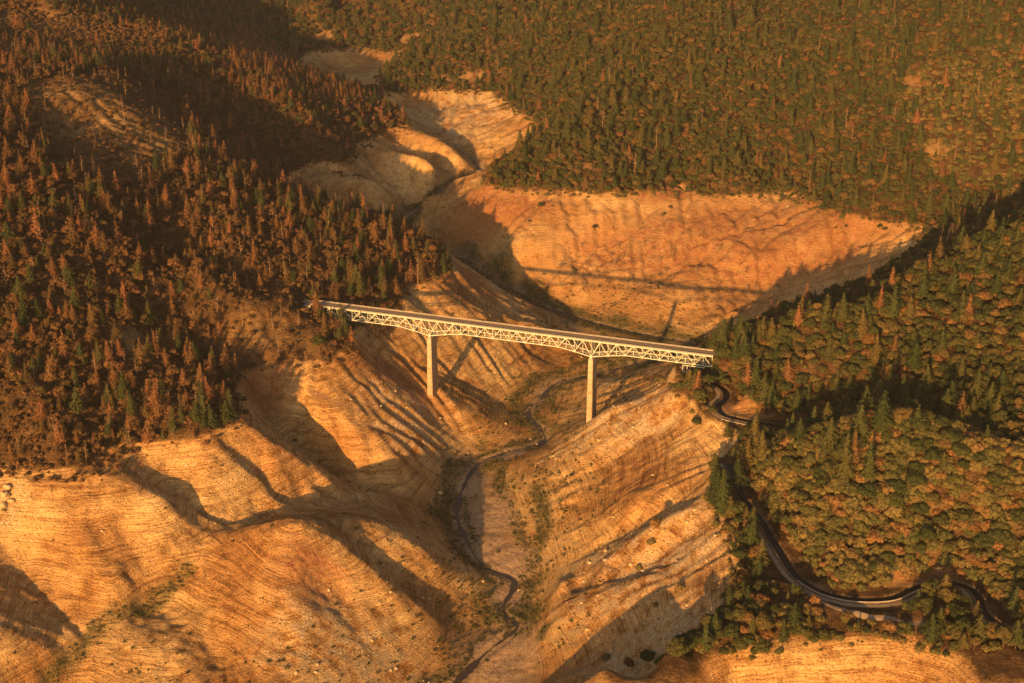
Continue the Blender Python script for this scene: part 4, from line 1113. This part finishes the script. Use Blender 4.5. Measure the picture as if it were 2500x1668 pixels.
# ------------------------------------------------------------------ single trees and masses
def visible_from_air(P_):
    """is the plant's upper part clear of the ground on the line to the camera"""
    ok = np.ones(len(P_), bool)
    for t in np.linspace(.02, .6, 34):
        xx = P_[:, 0]*(1-t); yy = P_[:, 1]*(1-t); zz = (P_[:, 2] + 6)*(1-t) + CAMZ*t
        inb = yy > 160
        g = np.full(len(P_), -1e3); g[inb] = sample(ZC0, CX[0], CY[0], 7.5, xx[inb], yy[inb]); ok &= zz > g
    return ok
LOOK = {
 'pine_tree': ('pine', 'green pine'), 'scorched_pine': ('pine', 'rust brown scorched pine'), 'oak_tree': ('oak', 'rounded olive green oak'),
 'scorched_oak': ('oak', 'rusty brown scorched oak'), 'brush': ('shrub', 'low olive brown shrub'), 'dead_tree': ('dead tree', 'bare grey brown snag'),
 'dead_shrub': ('dead shrub', 'bare spreading dead bush'), 'scorched_brush': ('shrub', 'small rust coloured shrub')}
LOOK['rock'] = ('boulder', 'pale angular boulder'); LOOK['weed'] = ('weed', 'green weed')
PLACE = {'far': 'on the far forested hillside above the drained bay', 'burnt': 'on the burnt hillside', 'second': 'on the second burnt ridge behind the pine promontory',
 'ridge': 'on the wooded ridge at the road end of the bridge', 'dome': 'on the brushy dome above the winding aqueduct', 'bank': 'on the bank below the winding aqueduct',
 'knoll': 'on the sunlit grassy knoll by the bridge', 'bald': 'on the pale bald hilltop', 'flat': 'on the drained lake bed', 'skyline': 'on the crest beyond the bridge end',
 'cove': 'at the mouth of the shaded canyon', 'spur': 'at the tip of the burnt spur over the shore'}
COLN = {}
def near_phrase(kind, zone, u, v, s_):
    """which part of the hill the plant stands on, from what lies next to it"""
    if zone == 'burnt':
        if v > 960: w = 'just above the bare near shore'
        elif v > 830: w = 'round the dark hollow above the shore gullies'
        elif u > 760: w = 'on the pine promontory behind the bridge'
        elif v > 640: w = 'on the burnt slope level with the bridge'
        elif v > 480: w = 'in the dense stand halfway up the burnt hill'
        else: w = 'high on the burnt hill round the bald top'
    elif zone == 'ridge':
        if v < 700: w = 'on the far back of the wooded ridge'
        elif v < 900 and u < 2050: w = 'on the ridge front beside the bridge end'
        elif v < 900: w = 'on the long ridge slope above the shaded canyon'
        else: w = 'along the shaded canyon behind the dome'
    elif zone == 'dome':
        if v < 1130: w = 'on the top edge of the brushy dome'
        elif v < 1280: w = 'on the middle of the brushy dome'
        elif u < 2150: w = 'on the foot of the dome above the aqueduct bend'
        else: w = 'on the lower dome beside the orange cut bank'
    elif zone == 'bank':
        if v < 1300: w = 'between the aqueduct and the shaded shore gully'
        elif u < 2080: w = 'in the dark grove below the aqueduct bend'
        else: w = 'below the aqueduct by the dirt road'
    elif zone == 'flat':
        if v > 830: w = 'on the creek flat under the bridge'
        elif v > 580: w = 'on the stump covered lake bed beyond the bridge'
        else: w = 'alone on the drained slope below the far forest'
    elif zone == 'shore': w = 'along the old high water line'
    elif zone == 'far':
        if v > 380: w = 'at the foot of the far forest over the drained bay'
        else: w = 'on the far forested hillside'
    else: w = PLACE[zone]
    return w
SIZE = {'pine_tree': (.75, 1.02), 'scorched_pine': (.72, 1.0), 'oak_tree': (.7, .95), 'scorched_oak': (.8, 1.1), 'brush': (1.2, 1.7), 'dead_tree': (.75, 1.1), 'dead_shrub': (.7, 1.0), 'scorched_brush': (1.0, 1.5)}
protos = {}
def one_plant(kind, var, row):
    x, y, z, s_, rz, zone = row
    cr, tr, mg, h = KINDS[kind][var]
    key = (kind, var)
    sx = s_ * (1 if kind not in ('pine_tree', 'scorched_pine') else .55 + .45 / max(.6, s_) ** .5)
    if key not in protos:
        root = empty(kind); kids = []
        if cr is not None:
            o = link(bpy.data.objects.new('crown', cr)); o.parent = root
        o = link(bpy.data.objects.new('trunk', tr)); o.parent = root
        protos[key] = root
    else:
        src = protos[key]; root = src.copy(); link(root)
        for ch in src.children:
            c = ch.copy(); link(c); c.parent = root
    root.location = (x, y, z - .1); root.rotation_euler = (.05*math.sin(rz*7), .05*math.sin(rz*11), rz)
    root.scale = (sx if kind not in ('pine_tree', 'scorched_pine') else sx, sx, s_)
    u, v, _ = to_photo(x, y, z)
    lo, hi = SIZE[kind]
    size = ('small ' if s_ < lo else 'tall ' if s_ > hi and 'pine' in kind else 'large ' if s_ > hi else '')
    cat, look = LOOK[kind]
    w = near_phrase(kind, zone, u, v, s_)
    if kind in ('brush', 'scorched_brush'): look = look.replace('low ', '').replace('small ', '')
    lab = (size + look + ' ' + w)
    tag(root, lab, cat, lab.replace(look, look + 's', 1) if False else (cat + 's: ' + lab))
    return root
def stuff_object(name, kind, rows, label):
    """all remaining plants of a kind: one object that instances the kind's meshes"""
    coll = bpy.data.collections.new(name + '_kinds')
    for i, k in enumerate(KINDS[kind]): coll.objects.link(bpy.data.objects.new('%s_shape' % kind, k[2]))
    me = bpy.data.meshes.new(name)
    R_ = np.array([r[:5] for r in rows])
    me.vertices.add(len(R_)); co = R_[:, :3].copy(); co[:, 2] -= .1; me.vertices.foreach_set('co', co.astype(np.float32).ravel())
    a = me.attributes.new('spin', 'FLOAT_VECTOR', 'POINT'); v = np.zeros((len(R_), 3)); v[:, 2] = R_[:, 4]; v[:, 0] = .05*np.sin(R_[:, 4]*7); v[:, 1] = .05*np.sin(R_[:, 4]*11); a.data.foreach_set('vector', v.astype(np.float32).ravel())
    a = me.attributes.new('grow', 'FLOAT_VECTOR', 'POINT'); s_ = R_[:, 3]
    sx = s_ if 'pine' not in kind else s_ * (.55 + .45 / np.maximum(.6, s_) ** .5)
    a.data.foreach_set('vector', np.stack([sx, sx, s_], 1).astype(np.float32).ravel())
    o = link(bpy.data.objects.new(name, me))
    ng = bpy.data.node_groups.new(name, 'GeometryNodeTree')
    ng.interface.new_socket('Geometry', in_out='INPUT', socket_type='NodeSocketGeometry')
    ng.interface.new_socket('Geometry', in_out='OUTPUT', socket_type='NodeSocketGeometry')
    gi = ng.nodes.new('NodeGroupInput'); go = ng.nodes.new('NodeGroupOutput')
    iop = ng.nodes.new('GeometryNodeInstanceOnPoints'); ci = ng.nodes.new('GeometryNodeCollectionInfo')
    ci.inputs[0].default_value = coll; ci.inputs['Separate Children'].default_value = True; ci.inputs['Reset Children'].default_value = True
    iop.inputs['Pick Instance'].default_value = True
    def named(nm):
        q = ng.nodes.new('GeometryNodeInputNamedAttribute'); q.data_type = 'FLOAT_VECTOR'; q.inputs[0].default_value = nm; return q.outputs[0]
    ng.links.new(gi.outputs[0], iop.inputs['Points']); ng.links.new(ci.outputs[0], iop.inputs['Instance'])
    e2r = ng.nodes.new('FunctionNodeEulerToRotation'); ng.links.new(named('spin'), e2r.inputs[0]); ng.links.new(e2r.outputs[0], iop.inputs['Rotation'])
    ng.links.new(named('grow'), iop.inputs['Scale']); ng.links.new(iop.outputs[0], go.inputs[0])
    md = o.modifiers.new('plants', 'NODES'); md.node_group = ng
    tag(o, label, LOOK[kind][0] + ' mass', None, 'stuff')
    return o
def one_rock(j, row):
    x, y, z, s_, rz, zone = row
    o = link(bpy.data.objects.new('boulder', KINDS['rock'][j % 4][0])); o.location = (x, y, z + .12*s_); o.scale = (s_, s_, s_); o.rotation_euler = (0, 0, rz)
    u, v, _ = to_photo(x, y, z)
    w = ('on the rocky rib below the aqueduct' if v > 1330 and u > 1380 else 'on the sunlit bank below the second pier' if u > 1250 else 'at the edge of the left burnt shore' if u < 60 else 'by the head of the shore gully' if u < 500 else 'beside the creek bed')
    lab = ('huge ' if s_ > 3.3 else 'small ' if s_ < 1.7 else '') + 'pale angular boulder ' + w
    tag(o, lab, 'boulder', 'boulders: ' + lab)
LIMIT = {'pine_tree': 300, 'scorched_pine': 300, 'oak_tree': 300, 'scorched_oak': 300, 'brush': 300, 'dead_tree': 280, 'dead_shrub': 280, 'scorched_brush': 250}
MASS = {'pine_tree': ('pine_woods', 'distant green pines standing through the far forests'), 'scorched_pine': ('scorched_pine_woods', 'rust brown scorched pines massed over the far burnt slopes'),
 'oak_tree': ('oak_woods', 'continuous olive green oak canopy covering the far hillsides'), 'scorched_oak': ('scorched_oak_woods', 'dull brown scorched oak canopy on the burnt hills'),
 'brush': ('brushland', 'dense low olive brown brush between the trees'), 'dead_tree': ('snags', 'thin bare snags scattered through the far burnt woods'),
 'dead_shrub': ('dead_brush', 'bare dead bushes scattered on the lake bed'), 'scorched_brush': ('scorched_undergrowth', 'rust coloured undergrowth covering the burnt ground')}
MASS['rock'] = ('rubble', 'loose pale rubble strewn over the drained slopes'); MASS['weed'] = ('weeds', 'low green weeds along the creek and lower slopes')
for kind, rows in PLANTS.items():
    if not rows: continue
    if kind == 'rock':
        b_ = [r for r in rows if r[5] == 'boulder']
        for j, r in enumerate(b_): one_rock(j, r)
        stuff_object('rubble', kind, [r for r in rows if r[5] != 'boulder'], MASS[kind][1]); continue
    if kind == 'weed': stuff_object('weeds', kind, rows, MASS[kind][1]); continue
    Pn = np.array([r[:4] for r in rows]); h = KINDS[kind][0][3]
    u, v, fw = to_photo(Pn[:, 0], Pn[:, 1], Pn[:, 2]); _, vt, _ = to_photo(Pn[:, 0], Pn[:, 1], Pn[:, 2] + Pn[:, 3]*h)
    px = Pn[:, 3] * h / fw
    inframe = (u > 8) & (u < 2492) & (v < 1662) & (vt > 6) & visible_from_air(Pn)
    score = np.where(inframe, px, -1)
    named_ = np.array([r[5] in ('skyline', 'cove', 'spur', 'flat') for r in rows]); score[named_ & inframe] += 10
    order = np.argsort(-score)
    single = [i for i in order[:LIMIT[kind]] if score[i] > 0]; ss = set(single)
    for j, i in enumerate(single): one_plant(kind, j % len(KINDS[kind]), rows[i])
    rest = [rows[i] for i in range(len(rows)) if i not in ss]
    if rest: stuff_object(MASS[kind][0], kind, rest, MASS[kind][1])
    print(kind, len(rows), len(single))
# ------------------------------------------------------------------ smoky evening air
hz = MB(); hz.box((-1500, -60, -140), (1500, 3600, 420)); haze_mat = bpy.data.materials.new('haze'); haze_mat.use_nodes = True
ht = haze_mat.node_tree; ht.nodes.remove(ht.nodes['Principled BSDF'])
pv = ht.nodes.new('ShaderNodeVolumePrincipled'); pv.inputs['Color'].default_value = (.93, .86, .76, 1)
pv.inputs['Density'].default_value = .000042; pv.inputs['Anisotropy'].default_value = .3
ht.links.new(pv.outputs[0], ht.nodes['Material Output'].inputs['Volume'])
haze = hz.build('haze', haze_mat); haze['kind'] = 'stuff'; haze['label'] = 'thin smoky evening haze over the valley'
